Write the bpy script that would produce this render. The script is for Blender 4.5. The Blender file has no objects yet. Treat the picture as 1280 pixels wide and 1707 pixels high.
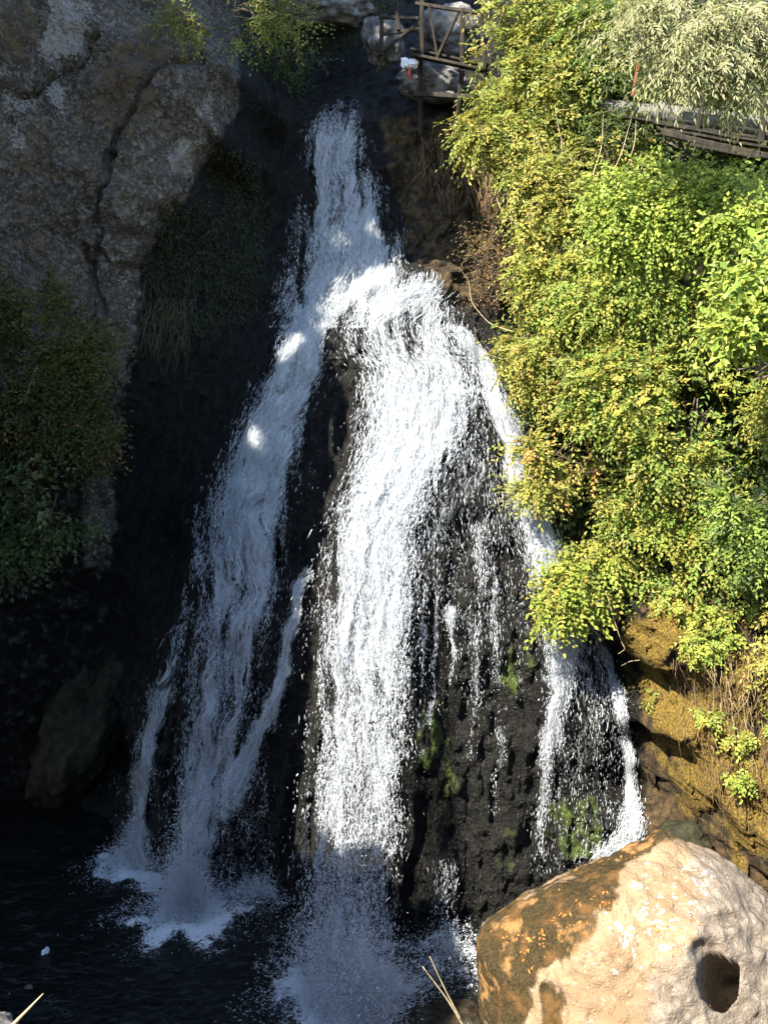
import bpy, math, random
import numpy as np
from mathutils import Vector, Matrix
from mathutils.bvhtree import BVHTree
rng = np.random.default_rng(11); random.seed(11)
S = bpy.context.scene
COL = S.collection

# ------------------------------------------------------------------ camera, sky, sun, exposure
F0, PITCH, CAM = 1420.0, math.radians(12), np.array([0.0, 0.0, 11.0])
cd = bpy.data.cameras.new('camera'); cam = bpy.data.objects.new('camera', cd); COL.objects.link(cam)
cam.location = CAM; cam.rotation_euler = (math.radians(90) - PITCH, 0, 0)
cd.sensor_fit = 'VERTICAL'; cd.angle = 2 * math.atan(853.5 / F0); cd.clip_end = 500; cd.clip_start = .05
S.camera = cam
SUN = np.array([-0.50, -0.46, 0.73]); SUN /= np.linalg.norm(SUN)
w = bpy.data.worlds.new('World'); S.world = w; w.use_nodes = True
nt = w.node_tree; sky = nt.nodes.new('ShaderNodeTexSky'); sky.sky_type = 'NISHITA'; sky.sun_disc = False
sky.sun_elevation = math.asin(SUN[2]); sky.sun_rotation = math.atan2(SUN[0], SUN[1])
bg = nt.nodes['Background']; bg.inputs[1].default_value = 0.125
sky.ozone_density = 2.2; sky.dust_density = .3
nt.links.new(sky.outputs[0], bg.inputs[0])
sd = bpy.data.lights.new('sun', 'SUN'); sd.energy = 5.0; sd.angle = math.radians(.53); sd.color = (1, .93, .80)
so = bpy.data.objects.new('sun', sd); COL.objects.link(so); so.location = (-20, -20, 40)
so.rotation_euler = Vector(-SUN).to_track_quat('-Z', 'Y').to_euler()
S.view_settings.view_transform = 'Standard'; S.view_settings.look = 'None'; S.view_settings.gamma = 1
S.view_settings.use_curve_mapping = False; S.view_settings.exposure = 1.9
S.render.engine = 'CYCLES'; S.cycles.use_denoising = True
S.cycles.max_bounces = 6; S.cycles.diffuse_bounces = 3; S.cycles.transparent_max_bounces = 24
S.cycles.transmission_bounces = 4; S.cycles.glossy_bounces = 2; S.cycles.sample_clamp_indirect = 4

# ------------------------------------------------------------------ pixels <-> points
CP, SP = math.cos(PITCH), math.sin(PITCH)
def ray(u, v):
    u = np.asarray(u, float); v = np.asarray(v, float)
    a = (u - 640) / F0; b = (853.5 - v) / F0
    d = np.stack([a, CP + b * SP, -SP + b * CP], -1)
    return d / d[..., 1:2]
def at(u, v, Y): return CAM + ray(u, v) * np.asarray(Y, float)[..., None]
def proj(P):
    q = np.asarray(P) - CAM
    dep = np.maximum(q[..., 1] * CP - q[..., 2] * SP, 1e-3)
    return 640 + F0 * q[..., 0] / dep, 853.5 - F0 * (q[..., 1] * SP + q[..., 2] * CP) / dep
def onwater(u, v): r = ray(u, v); return CAM + r * (-CAM[2] / r[..., 2])[..., None]

# ------------------------------------------------------------------ noise
def _h(i, j, k, s):
    n = (i.astype(np.int64) * 374761393 + j.astype(np.int64) * 668265263 + k.astype(np.int64) * 1274126177 + s * 974711) & 0xffffffff
    n = ((n ^ (n >> 13)) * 1274126177) & 0xffffffff
    return ((n ^ (n >> 16)) & 0xffff) / 65535.0
def noise(P, s=0):
    P = np.asarray(P, float); f = np.floor(P); t = P - f; t = t * t * (3 - 2 * t)
    i, j, k = f[..., 0], f[..., 1], f[..., 2]; x, y, z = t[..., 0], t[..., 1], t[..., 2]
    r = 0
    for a in (0, 1):
        for b in (0, 1):
            for c in (0, 1):
                r = r + _h(i + a, j + b, k + c, s) * (x if a else 1 - x) * (y if b else 1 - y) * (z if c else 1 - z)
    return r * 2 - 1
def fbm(P, oct=4, s=0, g=.5):
    r = 0; a = 1; P = np.asarray(P, float)
    for o in range(oct): r = r + a * noise(P * 2 ** o + 17.3 * o, s + o); a *= g
    return r
def ss(e0, e1, x): t = np.clip((x - e0) / (e1 - e0), 0, 1); return t * t * (3 - 2 * t)
def segdist(u, v, pl):
    d = np.full(np.shape(u), 1e9)
    for (x0, y0), (x1, y1) in zip(pl[:-1], pl[1:]):
        dx, dy = x1 - x0, y1 - y0; t = np.clip(((u - x0) * dx + (v - y0) * dy) / (dx * dx + dy * dy + 1e-9), 0, 1)
        d = np.minimum(d, np.hypot(u - x0 - t * dx, v - y0 - t * dy))
    return d
def inpoly(u, v, pl):
    c = np.zeros(np.shape(u), bool); n = len(pl)
    for i in range(n):
        x0, y0 = pl[i]; x1, y1 = pl[(i + 1) % n]
        if y0 == y1: continue
        c ^= ((y0 > v) != (y1 > v)) & (u < (x1 - x0) * (v - y0) / (y1 - y0) + x0)
    return c
def polymask(u, v, pl, soft=12):
    d = segdist(u, v, list(pl) + [pl[0]]); return ss(-soft, soft, np.where(inpoly(u, v, pl), d, -d))
def blob(u, v, bl):
    r = np.zeros(np.shape(u))
    for (x, y, a, b, k) in bl: r = np.maximum(r, k * ss(1.25, .55, np.hypot((u - x) / a, (v - y) / b)))
    return r

# ------------------------------------------------------------------ mesh helpers
def link(name, me, mat=None, parent=None):
    o = bpy.data.objects.new(name, me); COL.objects.link(o)
    if mat and me: me.materials.append(mat)
    if parent: o.parent = parent
    return o
def mesh_np(name, V, F, mat=None, parent=None, smooth=True, attrs=None):
    V = np.asarray(V, np.float32); F = np.asarray(F, np.int32); k = F.shape[1]
    me = bpy.data.meshes.new(name)
    me.vertices.add(len(V)); me.vertices.foreach_set('co', V.ravel())
    me.loops.add(F.size); me.loops.foreach_set('vertex_index', F.ravel())
    me.polygons.add(len(F)); me.polygons.foreach_set('loop_start', np.arange(0, F.size, k, dtype=np.int32))
    me.polygons.foreach_set('use_smooth', np.full(len(F), smooth))
    for n, a in (attrs or {}).items():
        a = np.asarray(a, np.float32)
        if a.ndim == 1: t = me.attributes.new(n, 'FLOAT', 'POINT'); t.data.foreach_set('value', a)
        else:
            if a.shape[1] == 3 and n == 'Col': a = np.c_[a, np.ones(len(a))].astype(np.float32)
            if a.shape[1] == 4: t = me.attributes.new(n, 'FLOAT_COLOR', 'POINT'); t.data.foreach_set('color', a.ravel())
            else: t = me.attributes.new(n, 'FLOAT_VECTOR', 'POINT'); t.data.foreach_set('vector', a.ravel())
    me.update(calc_edges=True)
    return link(name, me, mat, parent)
def grid_faces(nr, nc):
    i = np.arange(nr * nc).reshape(nr, nc)
    return np.stack([i[:-1, :-1], i[:-1, 1:], i[1:, 1:], i[1:, :-1]], -1).reshape(-1, 4)
def tag(o, label=None, cat=None, group=None, kind=None):
    for k, x in (('label', label), ('category', cat), ('group', group), ('kind', kind)):
        if x: o[k] = x
    return o
def empty(name, loc, *a, **k):
    o = bpy.data.objects.new(name, None); COL.objects.link(o); o.location = loc; o.empty_display_size = .1
    return tag(o, *a, **k)
def child(o, p):
    # parts are built in world coordinates: move them under their thing's base point
    o.parent = p; o.matrix_parent_inverse = p.matrix_basis.inverted(); return o
def tube(pts, r, sides=6):
    pts = np.asarray(pts, float); n = len(pts); r = np.broadcast_to(np.asarray(r, float), (n,))
    T = np.gradient(pts, axis=0); T /= np.linalg.norm(T, axis=1, keepdims=True) + 1e-9
    ref = np.array([.31, .2, .93]) if abs(T[0] @ np.array([.31, .2, .93])) < .9 else np.array([1., 0, 0])
    A = np.cross(T, ref); A /= np.linalg.norm(A, axis=1, keepdims=True) + 1e-9; B = np.cross(T, A)
    an = np.arange(sides) * 2 * math.pi / sides
    V = (pts[:, None] + (A[:, None] * np.cos(an)[None, :, None] + B[:, None] * np.sin(an)[None, :, None]) * r[:, None, None]).reshape(-1, 3)
    i = np.arange(n * sides).reshape(n, sides); j = np.roll(i, -1, 1)
    Fq = np.stack([i[:-1], j[:-1], j[1:], i[1:]], -1).reshape(-1, 4)
    V = np.r_[V, pts[:1], pts[-1:]]; a, b = len(V) - 2, len(V) - 1
    caps = np.r_[np.stack([j[0], i[0], np.full(sides, a), np.full(sides, a)], -1), np.stack([i[-1], j[-1], np.full(sides, b), np.full(sides, b)], -1)]
    Ft = np.r_[Fq[:, [0, 1, 2]], Fq[:, [0, 2, 3]], caps[:, :3]]
    return V, Ft
class MB:
    def __init__(s): s.V = []; s.F = []; s.n = 0
    def add(s, V, F): s.V.append(V); s.F.append(np.asarray(F) + s.n); s.n += len(V)
    def tube(s, *a, **k): s.add(*tube(*a, **k))
    def build(s, name, mat, parent=None, smooth=True, attrs=None):
        o = mesh_np(name, np.concatenate(s.V), np.concatenate(s.F), mat, None, smooth, attrs)
        return child(o, parent) if parent else o
def curve(p0, p1, sag=0., wob=.05, n=8, seed=0, bow=(0, 0, 0)):
    t = np.linspace(0, 1, n)[:, None]; p0 = np.asarray(p0, float); p1 = np.asarray(p1, float)
    P = p0 + (p1 - p0) * t; P = P + np.asarray(bow) * (4 * t * (1 - t)); P[:, 2] -= (sag * 4 * t * (1 - t))[:, 0]
    L = np.linalg.norm(p1 - p0); q = np.c_[t * L * 1.7 + seed * 3.1, np.full(n, seed * 1.7), np.zeros(n)]
    return P + np.c_[noise(q, 1), noise(q, 2), noise(q, 3)] * wob * L * np.minimum(1, 3 * t)
def beam(p0, p1, wd, ht, seed=0):
    # squared timber with slightly uneven, chamfered edges
    p0 = np.asarray(p0, float); p1 = np.asarray(p1, float); d = p1 - p0; L = np.linalg.norm(d); d /= L
    up = np.array([0, 0, 1.]) if abs(d[2]) < .9 else np.array([0, 1., 0])
    a = np.cross(d, up); a /= np.linalg.norm(a); b = np.cross(a, d)
    n = max(3, int(L / .25) + 2); c = .18
    prof = np.array([(-.5, -.5 + c), (-.5, .5 - c), (-.5 + c, .5), (.5 - c, .5), (.5, .5 - c), (.5, -.5 + c), (.5 - c, -.5), (-.5 + c, -.5)]) * [wd, ht]
    t = np.linspace(0, 1, n); C = p0 + (p1 - p0) * t[:, None]
    C = C + (a * noise(np.c_[t * L * 1.5, t * 0 + seed, t * 0], 4)[:, None] + b * noise(np.c_[t * L * 1.5, t * 0 + seed + 5, t * 0], 5)[:, None]) * .012
    V = (C[:, None] + a * prof[None, :, 0:1] + b * prof[None, :, 1:2]).reshape(-1, 3)
    i = np.arange(n * 8).reshape(n, 8); j = np.roll(i, -1, 1)
    Q = np.stack([i[:-1], j[:-1], j[1:], i[1:]], -1).reshape(-1, 4)
    V = np.r_[V, p0[None], p1[None]]; e0, e1 = len(V) - 2, len(V) - 1
    return V, np.r_[Q[:, [0, 1, 2]], Q[:, [0, 2, 3]], np.stack([j[0], i[0], np.full(8, e0)], -1), np.stack([i[-1], j[-1], np.full(8, e1)], -1)]

# ------------------------------------------------------------------ materials
class N:
    def __init__(s, name):
        s.m = bpy.data.materials.new(name); s.m.use_nodes = True; s.t = s.m.node_tree; s.t.nodes.clear()
        s.out = s.new('ShaderNodeOutputMaterial')
    def new(s, ty, **k):
        n = s.t.nodes.new(ty)
        for a, b in k.items(): setattr(n, a, b)
        return n
    def set(s, sock, x):
        if isinstance(x, bpy.types.NodeSocket): s.t.links.new(x, sock)
        else: sock.default_value = (*x, 1) if isinstance(x, tuple) and len(x) == 3 and sock.type == 'RGBA' else x
    def mix(s, f, a, b):
        n = s.new('ShaderNodeMix', data_type='RGBA'); s.set(n.inputs[0], f); s.set(n.inputs[6], a); s.set(n.inputs[7], b); return n.outputs[2]
    def math(s, op, a, b=0., c=0., clamp=False):
        n = s.new('ShaderNodeMath', operation=op, use_clamp=clamp); s.set(n.inputs[0], a); s.set(n.inputs[1], b); s.set(n.inputs[2], c); return n.outputs[0]
    def vmath(s, op, a, b): n = s.new('ShaderNodeVectorMath', operation=op); s.set(n.inputs[0], a); s.set(n.inputs[1], b); return n.outputs[0]
    def noise(s, vec, scale, detail=4, rough=.55, dist=0.):
        n = s.new('ShaderNodeTexNoise')
        if vec is not None: s.set(n.inputs['Vector'], vec)
        n.inputs['Scale'].default_value = scale; n.inputs['Detail'].default_value = detail; n.inputs['Roughness'].default_value = rough; n.inputs['Distortion'].default_value = dist
        return n.outputs['Fac']
    def voro(s, vec, scale, out='Distance', feature='F1'):
        n = s.new('ShaderNodeTexVoronoi', feature=feature)
        if vec is not None: s.set(n.inputs['Vector'], vec)
        n.inputs['Scale'].default_value = scale; return n.outputs[out]
    def ramp(s, f, lo, hi): 
        n = s.new('ShaderNodeMapRange', interpolation_type='SMOOTHSTEP'); s.set(n.inputs[0], f); n.inputs[1].default_value = lo; n.inputs[2].default_value = hi; return n.outputs[0]
    def attr(s, name, out='Fac'): n = s.new('ShaderNodeAttribute', attribute_name=name); return n.outputs[out]
    def pos(s): return s.new('ShaderNodeNewGeometry').outputs['Position']
    def bump(s, h, st=.5, d=.05, nrm=None):
        n = s.new('ShaderNodeBump'); n.inputs['Strength'].default_value = st; n.inputs['Distance'].default_value = d; s.set(n.inputs['Height'], h)
        if nrm is not None: s.set(n.inputs['Normal'], nrm)
        return n.outputs[0]
    def bsdf(s, col, rough=.8, nrm=None, spec=.5):
        n = s.new('ShaderNodeBsdfPrincipled'); s.set(n.inputs['Base Color'], col); s.set(n.inputs['Roughness'], rough); s.set(n.inputs['Specular IOR Level'], spec)
        if nrm is not None: s.set(n.inputs['Normal'], nrm)
        return n.outputs[0]
    def done(s, sh): s.t.links.new(sh, s.out.inputs[0]); return s.m

def mat_cliff():
    m = N('cliff_rock'); p = m.pos()
    big = m.noise(p, .9, 5); mid = m.noise(p, 5, 6, .62); fine = m.noise(p, 26, 4, .6)
    peb = m.voro(p, 13); pebc = m.voro(p, 13, 'Color'); sep = m.new('ShaderNodeSeparateColor'); m.set(sep.inputs[0], pebc)
    grey = m.mix(m.ramp(big, .35, .68), (.033, .025, .017), (.076, .061, .044))
    grey = m.mix(m.math('MULTIPLY', m.ramp(mid, .50, .72), .75), grey, (.26, .23, .195))
    grey = m.mix(m.math('MULTIPLY', m.ramp(sep.outputs[0], .55, .95), .4), grey, (.19, .17, .16))
    grey = m.mix(m.ramp(m.noise(p, 9, 5, .7), .58, .44), (.07, .062, .055), grey) if False else m.mix(m.math('MULTIPLY', m.ramp(m.noise(p, 9, 5, .7), .50, .34), .8), grey, (.06, .055, .05))
    mot = m.noise(p, 17, 6, .72); grey = m.mix(m.math('MULTIPLY', m.ramp(mot, .52, .66), .7), grey, (.28, .25, .215)); grey = m.mix(m.math('MULTIPLY', m.ramp(mot, .46, .36), .75), grey, (.03, .027, .024))
    wet = m.mix(m.ramp(mid, .4, .68), (.0045, .0042, .0035), (.017, .0155, .012))  # wet rock tone; also carries the shade painted on the lower left wall
    brown = m.mix(m.ramp(mid, .36, .66), (.022, .015, .007), (.105, .068, .03))
    moss = m.mix(m.ramp(fine, .35, .65), (.075, .05, .009), (.24, .155, .025))
    green = m.mix(m.ramp(fine, .35, .65), (.03, .045, .008), (.085, .12, .02))
    grey = m.mix(m.math('MULTIPLY', m.ramp(m.math('ADD', m.attr('chalk'), m.math('MULTIPLY', m.math('SUBTRACT', mot, .5), 2.2)), .35, .8), .5), grey, (.38, .36, .335))
    wob = m.math('MULTIPLY', m.math('SUBTRACT', mid, .5), .9)
    def k(n): return m.ramp(m.math('ADD', m.attr(n), wob), .3, .7)
    c = m.mix(k('rock'), wet, grey); c = m.mix(k('brown'), c, brown); c = m.mix(k('moss'), c, moss); c = m.mix(k('green'), c, green)
    h = m.math('ADD', m.math('MULTIPLY', mid, 1.2), m.math('ADD', m.math('MULTIPLY', fine, .45), m.math('MULTIPLY', peb, .3)))
    dry = m.math('MAXIMUM', m.math('MAXIMUM', k('rock'), k('brown')), m.math('MAXIMUM', k('moss'), k('green')))
    r = m.math('ADD', .42, m.math('MULTIPLY', dry, .5))
    vs = m.noise(m.vmath('MULTIPLY', p, (22, 22, 3.5)), 1, 5, .65, .4); h = m.math('ADD', h, m.math('MULTIPLY', vs, m.math('MULTIPLY_ADD', k('rock'), -.9, .9)))
    return m.done(m.bsdf(c, r, m.bump(h, 1.0, .10), .3))
def mat_foliage(name, gloss=.5, trans=.42):
    m = N(name); c = m.attr('Col', 'Color'); b = m.bsdf(c, gloss, None, .35)
    t = m.new('ShaderNodeBsdfTranslucent'); m.set(t.inputs[0], m.mix(.5, c, (.24, .26, .03)))
    x = m.new('ShaderNodeMixShader'); x.inputs[0].default_value = trans; m.t.links.new(b, x.inputs[1]); m.t.links.new(t.outputs[0], x.inputs[2])
    return m.done(x.outputs[0])
def mat_noise(name, c0, c1, scale=6, rough=.85, bump=.6, bd=.02, stretch=None, c2=None):
    m = N(name); p = m.pos()
    if stretch: p = m.vmath('MULTIPLY', p, stretch)
    f = m.noise(p, scale, 6, .62); c = m.mix(m.ramp(f, .36, .66), c0, c1)
    if c2: c = m.mix(m.math('MULTIPLY', m.ramp(m.noise(p, scale * 2.7, 5, .65), .55, .68), .8), c, c2)
    return m.done(m.bsdf(c, rough, m.bump(m.math('ADD', f, m.math('MULTIPLY', m.noise(p, scale * 5, 4), .4)), bump, bd), .3))
def mat_water_sheet():
    m = N('falling_water'); f = m.attr('flow', 'Vector'); d = m.attr('dens'); g = m.attr('grain')
    strand = m.noise(m.vmath('MULTIPLY', f, (20, 1.5, 1)), 1, 5, .68, .25)
    lace = m.noise(m.vmath('MULTIPLY', f, (24, 7, 1)), 1, 5, .72, .35)
    grain = m.noise(m.vmath('MULTIPLY', f, (34, 17, 1)), 1, 4, .75, .5)
    macro = m.noise(m.vmath('MULTIPLY', f, (2.6, .55, 1)), 1, 4, .6, .5)
    a = m.math('MULTIPLY_ADD', strand, .62, m.math('MULTIPLY', lace, .38))
    mx = m.new('ShaderNodeMix', data_type='FLOAT'); m.set(mx.inputs[0], g); m.set(mx.inputs[2], a); m.set(mx.inputs[3], m.math('MULTIPLY_ADD', grain, .7, m.math('MULTIPLY', strand, .3)))
    v = m.math('MULTIPLY_ADD', mx.outputs[0], .58, m.math('MULTIPLY', macro, .42))
    x = m.math('ADD', m.math('MULTIPLY_ADD', v, 3.0, -1.5), m.math('MULTIPLY_ADD', d, .9, -.68))
    al = m.math('MULTIPLY_ADD', x, 3.6, .5, clamp=True); al = m.math('MULTIPLY', al, m.ramp(d, .0, .12))
    hb = m.math('ADD', m.math('MULTIPLY', strand, .8), m.math('MULTIPLY', lace, 1.0))
    nr = m.bump(hb, 1.0, .08)
    df = m.bsdf((.62, .65, .68), .45, nr, .5)
    t = m.new('ShaderNodeBsdfTranslucent'); m.set(t.inputs[0], (.80, .84, .88)); m.set(t.inputs['Normal'], nr)
    x1 = m.new('ShaderNodeMixShader'); x1.inputs[0].default_value = .3; m.t.links.new(df, x1.inputs[1]); m.t.links.new(t.outputs[0], x1.inputs[2])
    tr = m.new('ShaderNodeBsdfTransparent'); x2 = m.new('ShaderNodeMixShader'); m.set(x2.inputs[0], al)
    m.t.links.new(tr.outputs[0], x2.inputs[1]); m.t.links.new(x1.outputs[0], x2.inputs[2])
    return m.done(x2.outputs[0])
def mat_drops():
    m = N('water_drops'); df = m.bsdf((.66, .69, .72), .3, None, .5)
    t = m.new('ShaderNodeBsdfTranslucent'); m.set(t.inputs[0], (.82, .85, .88))
    x1 = m.new('ShaderNodeMixShader'); x1.inputs[0].default_value = .4; m.t.links.new(df, x1.inputs[1]); m.t.links.new(t.outputs[0], x1.inputs[2])
    return m.done(x1.outputs[0])
def mat_pool():
    m = N('pool_water'); p = m.pos(); fo = m.attr('foam')
    n1 = m.noise(p, 11, 6, .74, 1.4); n2 = m.noise(p, 2.2, 4, .6, .6)
    x = m.math('ADD', m.math('MULTIPLY_ADD', m.math('MULTIPLY_ADD', n1, .65, m.math('MULTIPLY', n2, .35)), 2.6, -1.3), m.math('MULTIPLY_ADD', fo, .8, -.58))
    a = m.math('MULTIPLY', m.math('MULTIPLY_ADD', x, 5, .5, clamp=True), m.ramp(fo, .02, .2))
    bp = m.bump(m.noise(m.vmath('MULTIPLY', p, (1, 1.6, 1)), 5, 5, .6, .8), .7, .10)
    wa = m.bsdf((.007, .008, .007), .10, bp, .3); fm = m.bsdf((.78, .81, .84), .6, m.bump(n1, .8, .06), .3)
    s = m.new('ShaderNodeMixShader'); m.set(s.inputs[0], a); m.t.links.new(wa, s.inputs[1]); m.t.links.new(fm, s.inputs[2])
    return m.done(s.outputs[0])
def mat_boulder():
    m = N('boulder_stone'); p = m.pos()
    big = m.noise(p, 1.6, 5); mid = m.noise(p, 6, 6, .65); fine = m.noise(p, 30, 5, .65)
    tan = m.mix(m.ramp(big, .35, .65), (.225, .15, .085), (.32, .225, .135)); pink = m.mix(m.ramp(mid, .35, .65), (.15, .122, .095), (.265, .22, .172))
    wob = m.math('MULTIPLY', m.math('SUBTRACT', mid, .5), 1.1)
    def k(n, lo=.3, hi=.7, q=1.): return m.ramp(m.math('ADD', m.attr(n), m.math('MULTIPLY', wob, q)), lo, hi)
    c = m.mix(k('grey'), tan, pink)
    c = m.mix(m.math('MULTIPLY', m.ramp(fine, .52, .68), .45), c, (.13, .085, .055))
    c = m.mix(m.math('MULTIPLY', m.ramp(m.noise(p, 15, 5, .7), .60, .66), .75), c, (.44, .39, .34))
    c = m.mix(m.math('MULTIPLY', m.ramp(m.noise(p, 11, 3, .6), .62, .70), .6), c, (.09, .065, .05))
    lich = m.math('MULTIPLY', m.ramp(m.noise(p, 8, 5, .7, .5), .56, .61), k('lichen', .35, .6)); c = m.mix(lich, c, (.60, .57, .53))
    ms = m.mix(m.ramp(fine, .35, .66), (.018, .013, .005), (.065, .044, .014)); ms = m.mix(m.math('MULTIPLY', m.ramp(m.noise(p, 3, 4), .48, .66), .8), ms, (.13, .066, .02))
    mk = k('moss', .22, .78, 1.6); c = m.mix(mk, c, ms)
    c = m.mix(k('orange', .3, .75, 1.5), c, m.mix(fine, (.22, .105, .035), (.33, .19, .075)))
    h = m.math('ADD', m.math('MULTIPLY', mid, 1.1), m.math('ADD', m.math('MULTIPLY', fine, .45), m.math('MULTIPLY', mk, .25)))
    return m.done(m.bsdf(c, .85, m.bump(h, 1.0, .07), .25))
M = dict(cliff=mat_cliff(), leaf=mat_foliage('leaf'), shade_leaf=mat_foliage('shade_leaf', .6, .1), sheet=mat_water_sheet(), drops=mat_drops(), pool=mat_pool(), boulder=mat_boulder(),
         bark=mat_noise('bark', (.05, .038, .026), (.13, .10, .075), 14, .9, .8, .02, (1, 1, .35)),
         twig=mat_noise('dry_twig', (.28, .21, .12), (.46, .37, .22), 20, .8, .3, .005),
         root=mat_noise('dry_root', (.12, .075, .035), (.30, .20, .10), 20, .9, .3, .005),
         wood=mat_noise('weathered_wood', (.014, .011, .008), (.042, .034, .024), 9, .9, .7, .01, (1, 1, .3)),
         pipe=mat_noise('dusty_pipe', (.07, .068, .058), (.15, .145, .125), 5, .7, .3, .01, None, (.12, .085, .05)),
         pale=mat_noise('pale_rock', (.05, .046, .042), (.20, .19, .178), 4, .9, .9, .06, None, (.09, .08, .065)),
         wetrock=mat_noise('wet_rock', (.012, .010, .007), (.045, .034, .02), 7, .35, .8, .04),
         shaderock=mat_noise('mossy_rock', (.012, .012, .005), (.034, .032, .013), 5, .8, .9, .06),
         earth=mat_noise('bank_earth', (.05, .045, .03), (.12, .10, .06), 2, .95, .8, .08),
         cloth=mat_noise('white_cloth', (.62, .63, .66), (.80, .80, .82), 12, .8, .5, .02),
         red=mat_noise('red_cloth', (.45, .05, .03), (.60, .09, .05), 12, .7, .4, .01),
         rust=mat_noise('rusty_metal', (.13, .045, .022), (.25, .10, .05), 18, .8, .4, .01),
         dead=mat_noise('fallen_leaf', (.26, .09, .018), (.42, .20, .045), 30, .7, .2, .004))

# ------------------------------------------------------------------ cliff: one rock face Y(X, Z) fitted through points read off the photograph
CT = [(570,190,20.3),(570,300,19.7),(580,400,19.0),(600,480,18.4),(640,520,17.8),(520,260,20.3),(500,380,19.7),(480,480,18.9),(440,230,21.0),(430,380,20.4),(420,520,19.4),(620,230,20.3),(660,330,19.7),(690,420,18.6),
 (540,130,24.5),(520,60,26.5),(600,60,25),(460,120,23),(440,40,24),(390,120,18.9),(365,230,18.4),(310,320,18.2),(330,430,19.2),(380,300,20.2),(300,600,18.9),(360,700,18.7),(250,760,18.9),
 (200,300,17.7),(100,100,17.9),(0,100,17.2),(0,400,16.9),(100,450,17.5),(150,700,17.9),(0,900,17.6),(170,880,17.9),(300,900,18.9),(220,1050,18.9),(200,1250,18.9),(100,1150,18.6),(100,1280,18.7),(0,1300,18.6),(-300,400,14),(-300,1200,15.5),(-300,0,14.5),(-650,600,10.5),
 (300,30,19.8),(150,0,18.5),(300,-200,21.5),(0,-200,18.5),(600,-200,27),(-300,-300,15.5),
 (470,560,18.0),(460,650,17.4),(430,760,17.05),(410,900,16.6),(380,1050,16.3),(350,1200,15.95),(320,1350,15.55),(310,1500,15.15),(310,1600,15.0),(360,800,17.6),(310,950,17.4),(265,1110,17.1),(235,1250,16.85),(215,1410,16.6),(190,1480,16.7),
 (560,600,17.5),(540,750,17.15),(520,850,16.9),(490,950,16.7),(480,1100,16.2),(460,1250,15.8),(450,1400,15.5),(455,1500,15.2),(455,1620,14.9),
 (680,470,17.7),(720,460,17.5),(660,560,17.0),(680,650,16.5),(690,750,16.0),(650,850,15.7),(620,1000,15.4),(600,1150,15.2),(590,1300,14.9),(580,1450,14.5),(580,1600,14.0),
 (780,560,17.0),(800,700,16.3),(790,850,15.7),(760,1000,15.3),(750,1200,15.0),(750,1400,14.6),(740,1600,14.1),(850,800,15.9),(870,950,15.5),(850,1100,15.1),(850,1300,14.8),(850,1450,14.6),(850,1600,14.3),
 (840,690,16.2),(880,850,15.8),(920,1000,15.4),(950,1100,15.1),(980,1250,14.8),(980,1400,14.5),(1040,1200,15.0),(1060,1350,14.9),(985,1050,15.5),(1022,1080,16.3),(1045,1180,16.0),(1070,1300,15.5),(1060,1420,15.0),
 (1080,1010,14.1),(1085,1100,13.9),(1105,1200,13.75),(1150,1300,13.6),(1200,1150,13.2),(1280,1200,12.7),(1280,1450,12.3),(1150,1450,13.5),(1110,1380,14.9),(1400,1200,12.2),(1500,600,11.5),(1400,1500,12),(1250,1600,12.9),
 (860,560,17.2),(900,300,18.3),(1000,500,16.2),(1000,800,15.6),(1200,500,15.2),(1200,800,14.5),(1280,900,13.9),(1280,500,14.5),(1400,600,13),(800,420,18.4),(720,300,19.5),(690,215,20.2),(800,250,19.6),(780,190,19.7),
 (1200,275,15.6),(1280,275,15.0),(1080,250,16.6),(1200,190,17.4),(1200,100,18.2),(1000,150,18.5),(1280,0,18.5),(900,100,20),(700,100,22.5),(640,110,22.5),(760,50,23),(680,0,25),(1450,200,15.5),(900,-200,23),(1280,-250,20)]
CT = np.array(CT, float); CPt = at(CT[:, 0], CT[:, 1], CT[:, 2])
XZ = CPt[:, [0, 2]]
def _K(a, b): return np.sqrt(((a[:, None] - b[None]) ** 2).sum(-1) + .03)
A = np.zeros((len(XZ) + 3,) * 2); A[:-3, :-3] = _K(XZ, XZ) - .012 * np.eye(len(XZ)); A[:-3, -3] = A[-3, :-3] = 1; A[:-3, -2:] = XZ; A[-2:, :-3] = XZ.T
sol = np.linalg.solve(A, np.r_[CPt[:, 1], 0, 0, 0])
X0, X1, Z0, Z1, ST = -15.0, 13.0, -1.3, 21.5, .05
gx = np.arange(X0, X1, ST); gz = np.arange(Z0, Z1, ST); GX, GZ = np.meshgrid(gx, gz)
Q = np.c_[GX.ravel(), GZ.ravel()]
GY = np.concatenate([_K(q, XZ) @ sol[:-3] + sol[-3] + q @ sol[-2:] for q in np.array_split(Q, 40)]).reshape(GX.shape)
GY = np.clip(GY, 8.5, 30)
P = np.stack([GX, GY, GZ], -1); U, Vv = proj(P)
slab = [(325,92),(292,104),(252,135),(226,165),(214,205),(192,235),(182,290),(172,312),(160,370),(166,410),(190,450),(235,440),(252,395),(272,350),(312,328),(342,288),(372,220),(396,188),(392,108)]
wu = U + 14 * fbm(P * 1.6, 3, 3); wv = Vv + 14 * fbm(P * 1.6, 3, 5)
GY -= .30 * polymask(wu, wv, slab, 3)
cracks = [[(325,92),(292,104),(252,135),(226,165),(214,205),(192,235),(182,290)],[(205,225),(196,262),(180,250),(178,300),(158,318)],[(160,330),(166,400),(150,440),(160,520)],[(20,160),(60,140),(110,100),(150,60)],[(300,280),(308,320)],[(350,225),(345,255)],[(135,420),(150,470),(146,560)]]
for i, c in enumerate(cracks): GY += .38 * np.exp(-(segdist(wu, wv, c) / (5 if i else 7)) ** 2)
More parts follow.
